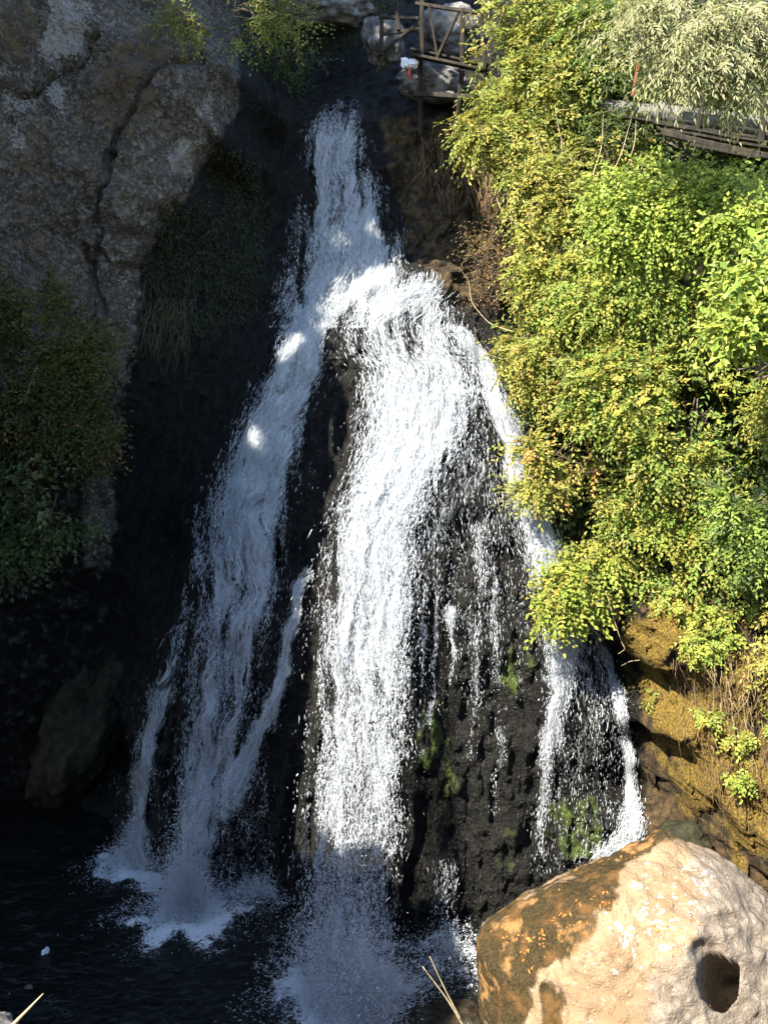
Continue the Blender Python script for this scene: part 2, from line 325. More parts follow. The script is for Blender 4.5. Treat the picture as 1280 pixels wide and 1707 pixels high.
wall = polymask(U, Vv, [(-900,-600),(400,-600),(396,188),(312,328),(235,440),(200,960),(130,1320),(-900,1500)], 20)
mound = polymask(U, Vv, [(560,470),(700,430),(800,560),(960,900),(1070,1380),(1060,1750),(180,1750),(200,1400),(330,850),(470,540)], 25)
bank = polymask(U, Vv, [(1050,980),(1400,900),(1700,1000),(1700,1800),(1090,1700),(1060,1250)], 20)
back = polymask(U, Vv, [(620,190),(820,190),(860,520),(760,520),(680,420)], 20)
col = np.stack([GX * 2.6, GY * 2.6, GZ * .42], -1)
ridg = 1 - np.abs(fbm(col, 4, 9))
GY += -(ridg - .55) * (.36 * mound + .22 * back + .20 * (1 - wall) * (1 - mound) * (1 - bank))
GY -= mound * .10 * (1 - np.abs(fbm(np.stack([GX * 7, GY * 7, GZ * .8], -1), 3, 66)))
GY += fbm(P * 3.2, 4, 21) * (.08 + .05 * wall + .12 * bank) + fbm(P * 1.0, 3, 31) * (.18 * wall + .15 * bank)
GY += wall * .10 * np.abs(fbm(P * np.array([1.3, 1.3, .8]), 4, 41))
GY += -bank * .25 * (1 - np.abs(fbm(np.stack([GX * 3, GY * 3, GZ * .9], -1), 4, 51)))
mossb = [(1078,1085,42,120,1.),(1110,1180,40,80,.8),(1150,1310,40,40,.7),(1215,1120,80,110,.6),(1180,1230,80,100,.75),(1250,1330,80,130,.68),(1120,1000,60,50,.8)]
greenb = [(860,1105,34,62,1.),(832,615,20,45,1.),(943,862,22,52,1.),(716,1215,20,55,.9),(735,1310,26,110,.6),(960,1385,70,70,.75),(830,1390,30,110,.45),(110,1200,90,120,.3),(1000,1180,40,120,.45),(800,560,18,40,.6),(1100,1420,40,30,.6)]
mw = U + 24 * fbm(P * 2.3, 4, 63); mz = Vv + 40 * fbm(P * 2.3, 4, 64); mo = blob(mw, mz, mossb); gr = blob(mw, mz, greenb) * (.45 + .9 * np.clip(fbm(np.stack([GX * 5, GY * 5, GZ * 1.6], -1), 4, 65) + .4, 0, 1))
cush = np.abs(noise(P * 9, 61)) + .5 * np.abs(noise(P * 19, 62))
GY -= (mo * .30 + gr * .16) * (.45 + .55 * cush)
NZ, NX = GX.shape
rockm = np.clip(wall * (1.05 - .72 * ss(430, 760, Vv)) + .9 * blob(U, Vv, [(165,860,26,95,.5),(345,360,40,40,.3)]), 0, 1)  # grey fades down the left wall: tree and gorge shade painted into the colour
brownm = np.maximum(np.maximum(.62 * back, .85 * bank * (1 - .6 * mo)), blob(U, Vv, [(215,150,70,110,.52),(280,70,70,60,.6),(150,200,40,160,.42),(60,330,60,200,.42),(30,60,40,80,.5),(1200,700,300,500,.35),(1560,600,260,700,.6)]))
cliff = mesh_np('cliff', np.stack([GX, GY, GZ], -1).reshape(-1, 3), grid_faces(NZ, NX), M['cliff'], None, True,
                dict(chalk=blob(mw, mz, [(110,40,55,75,.8),(85,160,28,55,.7),(318,280,30,60,.75),(352,205,32,45,.55),(15,215,25,60,.6),(260,330,30,40,.4),(215,470,30,60,.4)]).ravel(), rock=rockm.ravel(), brown=brownm.ravel(), moss=(mo * .95).ravel(), green=(gr * .72).ravel()))
tag(cliff, 'grey and dark wet rock face behind and under the waterfall', kind='structure')
def FY(X, Z):
    i = np.clip((np.asarray(X) - X0) / ST, 0, NX - 1.001); j = np.clip((np.asarray(Z) - Z0) / ST, 0, NZ - 1.001)
    a = i.astype(int); b = j.astype(int); fx = i - a; fz = j - b
    return GY[b, a] * (1 - fx) * (1 - fz) + GY[b, a + 1] * fx * (1 - fz) + GY[b + 1, a] * (1 - fx) * fz + GY[b + 1, a + 1] * fx * fz
# depth seen along each pixel ray, water surface included
LU = np.arange(-500, 1700, 8.); LV = np.arange(-300, 1900, 8.); mu, mv = np.meshgrid(LU, LV); R = ray(mu, mv)
YM = np.full(mu.shape, 30.); hit = np.zeros(mu.shape, bool)
for y in np.arange(8.5, 30, .06):
    p = CAM + R * y; h = (~hit) & ((y >= FY(p[..., 0], p[..., 2])) | (p[..., 2] < 0)); YM[h] = y; hit |= h
def YS(u, v):
    i = np.clip((np.asarray(u, float) + 500) / 8, 0, len(LU) - 1.001); j = np.clip((np.asarray(v, float) + 300) / 8, 0, len(LV) - 1.001)
    a = i.astype(int); b = j.astype(int); fx = i - a; fz = j - b
    return YM[b, a] * (1 - fx) * (1 - fz) + YM[b, a + 1] * fx * (1 - fz) + YM[b + 1, a] * (1 - fx) * fz + YM[b + 1, a + 1] * fx * fz
def on(u, v, off=0.): return at(u, v, YS(u, v) - off)

# ------------------------------------------------------------------ pool and the near bank the camera stands on
px_, py_ = np.meshgrid(np.arange(-13, 11, .07), np.arange(6.0, 20.5, .07)); pp = np.stack([px_, py_, 0 * px_], -1)
imp = [onwater(*np.array(q, float)) for q in [(215,1430),(310,1505),(570,1640),(600,1690),(760,1590),(450,1490)]]
pu, pv = proj(pp); pu = pu + 45 * fbm(pp * 1.9, 4, 73); pv = pv + 30 * fbm(pp * 1.9, 4, 74)
foam = np.maximum.reduce([blob(pu, pv, [(225,1440,62,48,.95),(312,1520,95,68,1.),(420,1490,80,40,.55),(575,1640,130,75,.95),(600,1690,120,60,1.),(760,1600,110,60,.62),(700,1640,90,50,.5),(240,1490,110,60,.42),(330,1560,160,60,.40),(480,1600,90,60,.42)]), .14 * ss(500, 0, pu) * ss(1500, 1650, pv)])
dmin = np.min([np.hypot(px_ - q[0], py_ - q[1]) for q in imp], 0)
amp = .03 + .075 * np.exp(-dmin / 1.0)
pz = amp * (fbm(pp * 2.6, 4, 71) + .6 * np.sin(dmin * 9 + 2 * fbm(pp * 1.5, 2, 72)) * np.exp(-dmin / 2.2))
pp[..., 2] = pz
tag(mesh_np('pool_water', pp.reshape(-1, 3), grid_faces(*px_.shape), M['pool'], None, True, dict(foam=foam.ravel())), 'dark rippled pool at the foot of the falls', kind='structure')
bx_, by_ = np.meshgrid(np.arange(-22, 18, .25), np.arange(-14, 9, .25))
bz = np.where(by_ < 1.2, 9.4, 9.4 - (by_ - 1.2) * 1.05 - .08 * np.maximum(by_ - 4, 0) ** 2)
bz = bz + 3.0 * ss(-5.5, -12, bx_) * ss(9, 4, by_) - 2.2 * ss(7.2, 9, by_) - .25 + .22 * fbm(np.stack([bx_, by_, 0 * bx_], -1) * .8, 3, 81)
tag(mesh_np('near_bank', np.stack([bx_, by_, np.maximum(bz, -1.3)], -1).reshape(-1, 3), grid_faces(*bx_.shape), M['earth']), 'earth bank below the viewpoint', kind='structure')

# ------------------------------------------------------------------ falling water
def lerp_rows(rows, step=4.):
    r = np.array(rows, float); v = np.arange(r[0, 0], r[-1, 0] + step, step); v[-1] = r[-1, 0]
    return np.stack([np.interp(v, r[:, 0], r[:, k]) for k in range(r.shape[1])], 1)
def smooth2(a, n):
    for ax in (0, 1):
        for _ in range(n):
            if a.shape[ax] < 3: continue
            p = np.concatenate([np.take(a, [0], ax), a, np.take(a, [-1], ax)], ax); sl = [slice(None)] * 2
            f = lambda s: p[tuple(s if q == ax else slice(None) for q in range(2))]
            a = (f(slice(0, -2)) + 2 * f(slice(1, -1)) + f(slice(2, None))) / 4
    return a
def drops(mb, P, D, ln, wd):
    # thin four-faced drops stretched along their motion
    n = len(P)
    if not n: return
    D = D / np.linalg.norm(D, axis=1, keepdims=True); a = np.cross(D, rng.normal(size=(n, 3))); a /= np.linalg.norm(a, axis=1, keepdims=True); b = np.cross(D, a)
    ln = ln[:, None]; wd = wd[:, None]
    V = np.stack([P + D * ln * .5, P - D * ln * .5 + a * wd, P - D * ln * .35 - a * wd * .5 + b * wd * .87, P - D * ln * .2 - a * wd * .5 - b * wd * .87], 1).reshape(-1, 3)
    i = (np.arange(n) * 4)[:, None]
    mb.add(V, np.concatenate([i + [0, 1, 2], i + [0, 2, 3], i + [0, 3, 1], i + [1, 3, 2]]))
def stream(rows, label, layers=2, ndrop=9000, grain=(0, 0), spread=10, off=.12, seed=0, fixed=False, edge=.22, big=1.):
    """rows: (v, left, right, density, depth): depth 0 = lies on the rock, else the fall's own distance"""
    r = lerp_rows(rows, 4.); nv = len(r); wmax = (r[:, 2] - r[:, 1]).max(); ns = int(max(6, wmax / 4)); s = np.linspace(0, 1, ns)
    L, Rr = r[:, 1], r[:, 2]; jag = lambda k, a: a * fbm(np.c_[r[:, 0] / 34., np.full(nv, seed + k), np.zeros(nv)], 3, 91)
    u = (L + jag(.3, 7))[:, None] * (1 - s) + (Rr + jag(5.3, 7))[:, None] * s; v = np.repeat(r[:, :1], ns, 1)
    Y = r[:, 4:5] + 0 * u if fixed else YS(u, v) - off
    Y = smooth2(Y, 6); P0 = at(u, v, Y)
    root = empty('waterfall', tuple(P0[-1, ns // 2]), label, kind='structure')
    mid = P0[:, ns // 2]; al = np.r_[0, np.cumsum(np.linalg.norm(np.diff(mid, axis=0), axis=1))]
    ac = np.linalg.norm(P0 - P0[:, :1], axis=2); al2 = np.repeat(al[:, None], ns, 1)
    den = r[:, 3:4] * np.minimum(ss(0, edge, s), ss(1, 1 - edge, s))[None] ** .7
    g = np.repeat(np.linspace(grain[0], grain[1], nv)[:, None], ns, 1)
    ends = np.minimum(1, np.minimum(ss(0, 1, np.arange(nv) / 7.), 1))[:, None]
    for k in range(layers):
        fl = np.stack([ac + 0 * al2, al2, np.full_like(ac, seed * 7.7 + k * 3.3)], -1)
        bump = fbm(np.stack([ac * 5, al2 * 1.1, np.full_like(ac, seed + k * 9.)], -1), 4, 101) * .07
        Pk = P0.copy(); Pk[..., 1] += -.02 - .09 * k - bump - .05 * np.sin(np.pi * s)[None]
        dk = den * ends * (1., .74, .60)[k]
        o = mesh_np('water_sheet', Pk.reshape(-1, 3), grid_faces(nv, ns), M['sheet'], None, True, dict(flow=fl.reshape(-1, 3), dens=dk.ravel(), grain=g.ravel()))
        child(o, root)
    # drops
    wgt = (den.max(1) + .12) * np.linalg.norm(P0[:, -1] - P0[:, 0], axis=1); cum = np.cumsum(wgt) / wgt.sum()
    n = int(ndrop * 1.15); rr = np.clip(np.interp(rng.random(n), np.r_[0, cum], np.arange(nv + 1)) , 0, nv - 1.01); i = rr.astype(int)
    sc = rng.random(n); out = rng.random(n) < .07; sc = np.where(out, np.where(rng.random(n) < .5, -1, 1) * np.abs(rng.normal(0, 1, n)) * spread / np.maximum(Rr[i] - L[i], 8) + (sc > .5), sc)
    j = np.clip(sc, 0, 1) * (ns - 1.01); jj = j.astype(int)
    p = P0[i, jj] + (P0[np.minimum(i + 1, nv - 1), jj] - P0[i, jj]) * (rr - i)[:, None]
    px = np.linalg.norm(P0[i, -1] - P0[i, 0], axis=1) * np.where(sc < 0, sc, np.where(sc > 1, sc - 1, 0)); p[:, 0] += px + rng.normal(0, .02, n)
    p[:, 1] -= np.abs(rng.normal(0, .13, n)) + .02
    q = noise(np.c_[p[:, 0] * 9, al[i] * 1.2, np.full(n, seed)], 5) + .5 * noise(np.c_[p[:, 0] * 3, al[i] * .8, np.full(n, seed)], 6)
    keep = (q + rng.normal(0, .35, n) > -.25) & (rng.random(n) < np.where(out, 1, .25 + den[i, jj])); p = p[keep]; i = i[keep]
    D = P0[np.minimum(i + 3, nv - 1), ns // 2] - P0[np.maximum(i - 3, 0), ns // 2]; D = D / np.linalg.norm(D, axis=1, keepdims=True) + rng.normal(0, .16, (len(p), 3))
    gg = g[i, 0]; ln = rng.gamma(2.0, .024, len(p)) * (1.7 - 1.2 * gg) * big + .005; wd = rng.gamma(2.0, .0012, len(p)) * big * (1 + .5 * gg) + .0012
    mb = MB(); drops(mb, p, D, ln, wd); o = mb.build('drops', M['drops'], root, False); o['kind'] = 'stuff'
    return root
stream([(168,552,592,.25,0),(195,532,600,.62,0),(230,518,604,.82,0),(270,513,608,.80,0),(320,508,628,.74,0),(370,503,650,.80,0),(420,496,668,.86,0),(470,484,690,.9,0),(510,474,680,.75,0),(545,466,640,.4,0)],
       'shaded upper chute of the waterfall falling from the dark gap', 3, 26000, (.25, .2), 10, .16, 1)
stream([(490,484,600,.6,0),(530,475,572,.88,0),(565,466,548,.95,0),(620,448,534,.95,0),(680,416,518,.93,0),(740,390,504,.9,0),(800,366,492,.88,0),(860,350,484,.84,0),(930,340,472,.78,0),(1000,334,458,.73,0),(1100,322,440,.72,0),(1200,306,418,.72,0),(1300,296,396,.72,0),(1400,284,368,.78,0),(1480,262,356,.92,0),(1530,262,352,.9,0)],
       'broad bluish shaded left fall ending in white foam', 3, 42000, (.15, .75), 12, .14, 2)
stream([(820,350,366,.35,0),(900,326,342,.5,0),(1000,300,330,.55,0),(1080,276,312,.62,0),(1160,250,290,.8,0),(1210,236,276,.95,0),(1280,226,262,.92,0),(1350,219,250,.9,0),(1410,200,252,.95,0),(1440,190,262,.8,0)],
       'thin strand along the outer left edge of the left fall', 2, 11000, (.2, .6), 7, .2, 3, edge=.35)
stream([(945,508,536,.5,0),(970,492,516,.9,0),(1010,484,503,.95,0),(1060,474,497,.95,0),(1120,458,488,.95,0),(1180,434,468,.98,0),(1235,412,446,1.,0),(1270,386,432,.95,0),(1310,362,412,.8,0),(1360,345,390,.6,0)],
       'narrow side stream sliding down the dark rock into the left fall', 2, 8000, (.1, .4), 7, .2, 4, edge=.3)
stream([(1250,395,440,.3,0),(1330,380,450,.32,0),(1420,370,458,.33,0),(1490,365,465,.5,0)], 'sparse dripping veil beside the foot of the left fall', 1, 4200, (.9, 1), 10, .25, 5)
stream([(455,690,722,.55,17.3),(475,672,728,.95,17.2),(500,610,734,.8,17.05),(540,574,760,.60,16.8),(580,590,782,.62,16.5),(620,612,794,.76,16.25),(660,610,798,.88,16.05),(720,600,785,.95,15.75),(780,587,745,.98,15.45),(840,568,708,.97,15.2),(900,555,690,.95,15.0),(1000,541,686,.88,14.65),(1100,532,684,.80,14.3),(1200,526,682,.72,13.9),(1300,518,674,.66,13.5),(1400,510,666,.62,13.1),(1500,500,656,.62,12.75),(1600,488,658,.72,12.4),(1670,490,668,.95,12.15),(1705,510,672,.95,12.05)],
       'brilliant sunlit main fall in the middle of the cliff', 3, 70000, (.1, 1.), 13, 0, 6, True, edge=.25, big=1.15)
stream([(660,740,815,.3,0),(720,730,825,.45,0),(780,715,840,.50,0),(850,690,856,.48,0),(920,682,872,.42,0),(1000,680,880,.32,0),(1080,685,876,.2,0),(1180,690,866,.12,0)],
       'lacy broken curtain of water over the dark rock right of the main fall', 2, 6000, (0, .8), 6, .2, 7)
for k, (pl, wd, de) in enumerate([([(870,790),(960,800),(1050,796),(1150,790),(1260,785)], 17, .72), ([(960,822),(1050,824),(1150,830),(1260,830),(1350,824)], 11, .5), ([(960,700),(1100,704),(1250,698)], 12, .5), ([(1010,752),(1060,755),(1130,752)], 6, .38), ([(960,728),(1080,724),(1200,716)], 8, .5), ([(1430,745),(1500,742),(1590,745)], 40, .3)]):
    stream([(v, u - wd / 2, u + wd / 2, de * (1 - .5 * i / (len(pl) - 1)), 0) for i, (v, u) in enumerate(pl)],
           ['longest white trickle down the dark rock right of the main fall', 'faint trickle nearest the green moss lump', 'trickle close against the edge of the main fall', 'short bright trickle on the dark rock', 'thin trickle beside the main fall', 'faint veil low on the dark rock above the pool'][k], 1, 1300, (.3, .9), 7, .22, 20 + k, edge=.4)
stream([(545,756,775,.6,0),(580,772,806,.9,0),(620,788,828,.92,0),(660,806,852,.95,0),(700,820,866,.96,0),(760,838,886,1.,0),(820,852,908,1.,0),(880,866,930,1.,0),(940,880,946,1.,0),(1000,895,962,.98,0),(1060,908,976,.92,0),(1110,915,962,.95,0),(1160,912,948,.95,0),(1210,905,934,.85,0),(1260,900,920,.7,0),(1330,896,912,.5,0),(1420,888,908,.4,0)],
       'sunlit right hand stream running down beside the bushes', 3, 24000, (.1, .7), 8, .2, 8, edge=.25)
stream([(1020,935,985,.45,0),(1080,935,1012,.52,0),(1140,930,1030,.50,0),(1200,915,1044,.42,0),(1270,902,1054,.33,0),(1340,897,1060,.26,0),(1400,893,1060,.28,0),(1450,890,1050,.2,0)],
       'thin fan of water spreading over mossy rock behind the boulder', 2, 5000, (.1, .6), 6, .2, 9, edge=.12)
stream([(1040,975,995,.5,0),(1100,1000,1022,.8,0),(1170,1020,1043,.85,0),(1240,1034,1054,.85,0),(1310,1040,1062,.85,0),(1375,1030,1068,.95,0),(1400,1000,1072,1.,0),(1425,975,1060,1.,0)],
       'white outer edge of the water fan ending in foam behind the boulder', 2, 7000, (.1, .6), 6, .24, 10, edge=.3)
# splashes: drops thrown up where the falls land
def splash(u, v, ru, n, h, label, seed):
    c = onwater(np.array(float(u)), np.array(float(v))); k = ru / F0 * 15
    th = rng.random(n) * 2 * np.pi; rr = np.abs(rng.normal(0, .62, n)) * k; z = rng.gamma(1.1, h * .42, n) * np.exp(-(rr / k) ** 2 * .7)
    fin = 1 + .6 * noise(np.c_[np.cos(th) * 2.5, np.sin(th) * 2.5, np.full(n, seed)], 7); rr *= fin
    p = np.c_[c[0] + rr * np.cos(th), c[1] + rr * np.sin(th), z + .02]
    D = np.c_[np.cos(th), np.sin(th), rng.normal(.6, .6, n)]
    mb = MB(); drops(mb, p, D, rng.gamma(2, .014, n) + .006, rng.gamma(2.0, .0024, n) + .0016)
    tag(mb.build('splash', M['drops'], None, False), label, kind='stuff')
splash(222, 1432, 50, 9000, .45, 'white splash at the foot of the outer left strand', 1)
splash(312, 1505, 66, 26000, .9, 'white splash at the foot of the left fall', 2)
splash(430, 1490, 70, 4500, .25, 'scattered splash between the left and main falls', 3)
splash(570, 1640, 95, 22000, 1.1, 'bluish spray where the main fall lands', 4)
splash(605, 1695, 80, 26000, .9, 'bright foam heap at the bottom edge under the main fall', 5)
splash(755, 1590, 70, 3500, .3, 'small splash beside the big boulder', 6)

# ------------------------------------------------------------------ big boulder and other rocks
def ico(sub):
    import bmesh
    b = bmesh.new(); bmesh.ops.create_icosphere(b, subdivisions=sub, radius=1)
    V = np.array([x.co[:] for x in b.verts]); b.faces.ensure_lookup_table(); F = np.array([[q.index for q in f.verts] for f in b.faces]); b.free(); return V, F
I7, I5, I4 = ico(7), ico(5), ico(4)
C0 = at(1085., 1630., 10.9)
sil = [(806,1590,11.0),(812,1560,11.1),(808,1640,10.8),(818,1700,10.5),(835,1530,11.2),(890,1494,11.4),(960,1463,11.5),(1010,1436,11.55),(1050,1412,11.6),(1100,1393,11.6),(1150,1403,11.6),(1210,1432,11.5),(1255,1472,11.4),(1320,1545,11.2),(1370,1650,11),(1350,1820,10.5),(860,1820,10.2),(1100,1950,9.6),
       (1000,1560,10.05),(1100,1490,10.55),(1150,1600,9.75),(1000,1680,9.65),(1200,1540,10.05),(1260,1640,9.85),(900,1600,10.3),(1100,1760,9.2),(960,1500,10.75),(1150,1440,10.95),(870,1680,10.1),(1050,1440,11.05),(1230,1740,9.5)]
sil = np.array(sil, float); BP = np.r_[at(sil[:, 0], sil[:, 1], sil[:, 2]), C0 + np.array([[0, 2.0, -.4], [1.6, 1.6, -.3], [-1.6, 1.5, -.5], [0, .9, 1.55], [0, 0, -2.9], [1.8, 0, -2.2], [-1.7, .2, -2.3], [0, 1.6, -2.4], [0, -1.9, -1.9]])]
dv = BP - C0; rad = np.linalg.norm(dv, axis=1); dv /= rad[:, None]
k3 = lambda a, b: np.sqrt(((a[:, None] - b[None]) ** 2).sum(-1) + .01)
sb = np.linalg.solve(k3(dv, dv), rad)
def boulder():
    d, F = I7; r = np.concatenate([k3(q, dv) @ sb for q in np.array_split(d, 20)])
    P = C0 + d * r[:, None]; P = P + d * (.09 * fbm(P * 1.5, 4, 111) + .03 * np.abs(fbm(P * 3.1, 4, 117)) + .022 * fbm(P * 8, 3, 112))[:, None]
    u, v = proj(P); front = ((P - CAM) * (P - C0)).sum(1) < 0
    vd = (P - CAM) / np.linalg.norm(P - CAM, axis=1, keepdims=True)
    wu = u + 6 * fbm(P * 4, 3, 113); wv = v + 6 * fbm(P * 4, 3, 114)
    hole = 1.5 * ss(1.10, .80, np.hypot((wu - 1195) / 35, (wv - 1636) / 43))
    pit = .30 * ss(1.2, .2, np.hypot((wu - 1180) / 26, (wv - 1588) / 26)) + .13 * ss(1.3, .2, np.hypot((wu - 1208) / 38, (wv - 1536) / 15)) + .11 * ss(1.3, .2, np.hypot((wu - 1258) / 22, (wv - 1565) / 22)) + .10 * ss(1.2, .1, np.hypot((wu - 1250) / 26, (wv - 1480) / 30)) + .05 * np.exp(-(segdist(wu, wv, [(1130,1430),(1150,1480),(1185,1520)]) / 9) ** 2)
    for a, b, c in [(905,1650,8),(925,1654,7),(1258,1655,8),(1122,1672,10),(1140,1690,9),(1025,1600,6),(1090,1620,7),(1060,1560,6),(985,1690,7)]: pit += .06 * ss(1.2, .2, np.hypot(wu - a, wv - b) / c)
    P = P + vd * (pit * front)[:, None] + (vd + np.array([.16, 0, -.16])) * (hole * 1.25 * front)[:, None]
    u = u + 26 * fbm(P * 2.2, 4, 115); v = v + 26 * fbm(P * 2.2, 4, 116)
    moss = polymask(u, v, [(780,1580),(815,1520),(990,1425),(1095,1380),(1150,1395),(1105,1420),(1030,1462),(992,1510),(985,1540),(955,1565),(925,1600),(895,1640),(870,1680),(845,1720),(820,1800),(780,1800)], 14)
    moss = np.where(front | (d[:, 2] > .2), np.maximum(moss, blob(u, v, [(920,1690,22,40,.8),(1210,1660,40,14,.3)])), .7)
    orange = blob(u, v, [(850,1552,36,24,.62),(880,1505,40,18,.58),(1045,1412,60,14,.62),(985,1440,40,14,.5),(952,1552,34,24,.52),(860,1600,18,30,.48),(812,1630,12,40,.6)])
    grey = np.clip(ss(1040, 1240, u + .25 * (v - 1500)), 0, 1); lich = blob(u, v, [(1170,1470,40,30,.8),(1100,1490,60,40,.7),(1065,1545,60,40,.75),(1040,1600,70,60,.45),(1120,1560,60,40,.4)])
    o = mesh_np('boulder', P, F, M['boulder'], None, True, dict(moss=moss, orange=orange, grey=grey, lichen=lich))
    tag(o, 'huge sunlit tan boulder with a dark round hole and mossy brown left side', 'boulder'); return P, F
BV, BF = boulder(); BT = BVHTree.FromPolygons([tuple(x) for x in BV], BF.tolist())
def rock(name, c, rad, label, mat, seed, sub=I5, amp=.3, cat='rock'):
    d, F = sub; P = d * (1 + amp * fbm(d * 1.3 + seed * 5.1, 4, 121)[:, None] + .05 * fbm(d * 6 + seed, 3, 122)[:, None]) * np.asarray(rad)
    o = mesh_np(name, P, F, mat); o.location = c; return tag(o, label, cat)
rock('wet_rock', onwater(np.array(725.), np.array(1712.)) + [0, 0, -.1], (.85, .55, .42), 'low dark wet rock in the pool at the boulder foot', M['wetrock'], 1)
rock('mossy_rock', at(135., 1215., 18.3), (.85, .8, 1.75), 'large dim mossy rock standing in shade at the left pool edge', M['shaderock'], 2, amp=.45).rotation_euler = (0, math.radians(24), 0)
rock('pale_rock', at(640., 68., 20.6), (.45, .4, .52), 'rounded pale rock at the left end of the wooden railing', M['pale'], 3)
rock('pale_rock', at(742., 55., 21.6), (.7, .5, .5), 'broad pale rock behind the wooden railing', M['pale'], 4)
rock('pale_rock', at(725., 132., 20.3), (.75, .5, .38), 'pale rock slab lying under the walkway', M['pale'], 5)
rock('pale_rock', at(545., 14., 22.5), (1.1, .8, .5), 'dark grey rock at the top edge above the chute', M['pale'], 6)
rock('pale_rock', at(735., 162., 19.9), (.5, .3, .12), 'flat pale stone on the ledge below the walkway', M['pale'], 7, I4)
rock('grey_rock', at(-12., 1712., 5.0) + [0, 0, -.05], (.16, .14, .10), 'grey rock tip at the bottom left corner', M['pale'], 8, I4)
rock('dark_rock', at(1130., 1412., 13.2) , (.62, .45, .34), 'dark mossy rock just behind the boulder peak', M['shaderock'], 9)

# ------------------------------------------------------------------ plants
def leaves_mesh(B, D, Nn, ln, wd, colr):
    n = len(B); D = D / (np.linalg.norm(D, axis=1, keepdims=True) + 1e-9); Sd = np.cross(D, Nn); Sd /= np.linalg.norm(Sd, axis=1, keepdims=True) + 1e-9; Nn = np.cross(Sd, D)
    ln = ln[:, None]; wd = wd[:, None]
    V = np.stack([B, B + D * ln * .42 + Sd * wd + Nn * wd * .35, B + D * ln - Nn * ln * .12, B + D * ln * .42 - Sd * wd + Nn * wd * .35], 1).reshape(-1, 3)
    i = (np.arange(n) * 4)[:, None]; F = np.concatenate([i + [0, 2, 1], i + [0, 3, 2]])
    return V, F, np.repeat(colr, 4, 0)
def pick(pal, n, r):
    c = np.array([p[:3] for p in pal], float) * (np.array([1.62, 1.52, 1.9]) if pal[0][1] > .12 else 1.1); wgt = np.array([p[3] for p in pal], float); return c[r.choice(len(pal), n, p=wgt / wgt.sum())]
def crown_leaves(blobs, ntw, per, ln, asp, pal, droop=.3, seed=0, gap=.05, tw=.30, shell=.35, gscale=1.5):
    r = np.random.default_rng(seed); vol = np.array([np.prod(b[1]) ** .67 for b in blobs]); bi = r.choice(len(blobs), ntw, p=vol / vol.sum())
    c = np.array([b[0] for b in blobs])[bi]; ra = np.array([b[1] for b in blobs])[bi]
    d = r.normal(size=(ntw, 3)); d /= np.linalg.norm(d, axis=1, keepdims=True); rr = r.random(ntw) ** shell
    p = c + d * ra * rr[:, None] * (1 + .35 * fbm(d * 2 + c, 2, 131))[:, None]
    k = fbm(p * gscale, 3, 141 + seed % 7) + .6 * noise(p * 4.1, 143) > gap - .30; p, d = p[k], d[k]; m = len(p)
    t = d * .7 + r.normal(0, .55, (m, 3)) + [0, -.25, 0]; t[:, 2] -= droop; t /= np.linalg.norm(t, axis=1, keepdims=True)
    tl = tw * (.6 + .8 * r.random(m)); tc = pick(pal, m, r) * (.75 + .5 * r.random((m, 1)))
    up = d * .5 + np.array([-.25, -.45, .75]) + r.normal(0, .28, (m, 3)); sd = np.cross(t, up); sd /= np.linalg.norm(sd, axis=1, keepdims=True)
    B, D, Nn, C, L = [], [], [], [], []
    for q in range(per):
        f = (q + .5) / per; sg = 1 if q % 2 else -1
        B.append(p + t * (tl * f)[:, None] + [0, 0, -1] * (tl * f * f * .25)[:, None]); dd = t * (.55 + .3 * f) + sd * sg * (1 - .6 * f) + r.normal(0, .18, (m, 3)); dd[:, 2] -= droop * .5
        D.append(dd); Nn.append(up + r.normal(0, .30, (m, 3))); C.append(tc * (.8 + .4 * r.random((m, 1)))); L.append(ln * (.65 + .6 * r.random(m)) * (1 - .25 * f))
    B, D, Nn, C, L = map(np.concatenate, (B, D, Nn, C, L))
    return leaves_mesh(B, D, Nn, L, L * asp, C), p, t, tl
YG = [(.19,.20,.030,4),(.14,.17,.025,3),(.23,.20,.035,2),(.09,.12,.02,2)]
GR = [(.10,.16,.022,4),(.14,.19,.028,3),(.07,.11,.018,2)]
OR = [(.20,.19,.035,4),(.22,.16,.035,2),(.16,.17,.03,4),(.25,.14,.03,.5)]
OL = [(.20,.21,.085,4),(.15,.17,.065,3),(.25,.24,.11,2)]
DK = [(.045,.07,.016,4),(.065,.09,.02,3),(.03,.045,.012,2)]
LM = [(.17,.24,.03,4),(.21,.25,.035,3),(.12,.18,.025,2)]
BRN = [(.16,.095,.045,4),(.11,.07,.035,3),(.2,.14,.05,1)]
LITPTS = []; SHPTS = []
_BL = {}
def big_leaf(c):
    key = tuple(np.round(np.asarray(c) * 16).astype(int))
    if key not in _BL:
        V = np.array([(0,0,0),(.2,.17,.05),(.45,.27,.06),(.75,.17,.01),(1,0,-.10),(.75,-.17,.01),(.45,-.27,.06),(.2,-.17,.05),(.45,0,-.01)])
        F = [(0,8,1),(1,8,2),(2,8,3),(3,8,4),(4,8,5),(5,8,6),(6,8,7),(7,8,0)]; F = [(a, c_, b) for a, b, c_ in F]
        me = bpy.data.meshes.new('leaf'); me.from_pydata([tuple(x) for x in V], [], F); at_ = me.attributes.new('Col', 'FLOAT_COLOR', 'POINT')
        at_.data.foreach_set('color', np.tile([*c, 1.], (9, 1)).astype(np.float32).ravel()); me.materials.append(M['leaf']); _BL[key] = me
    return _BL[key]
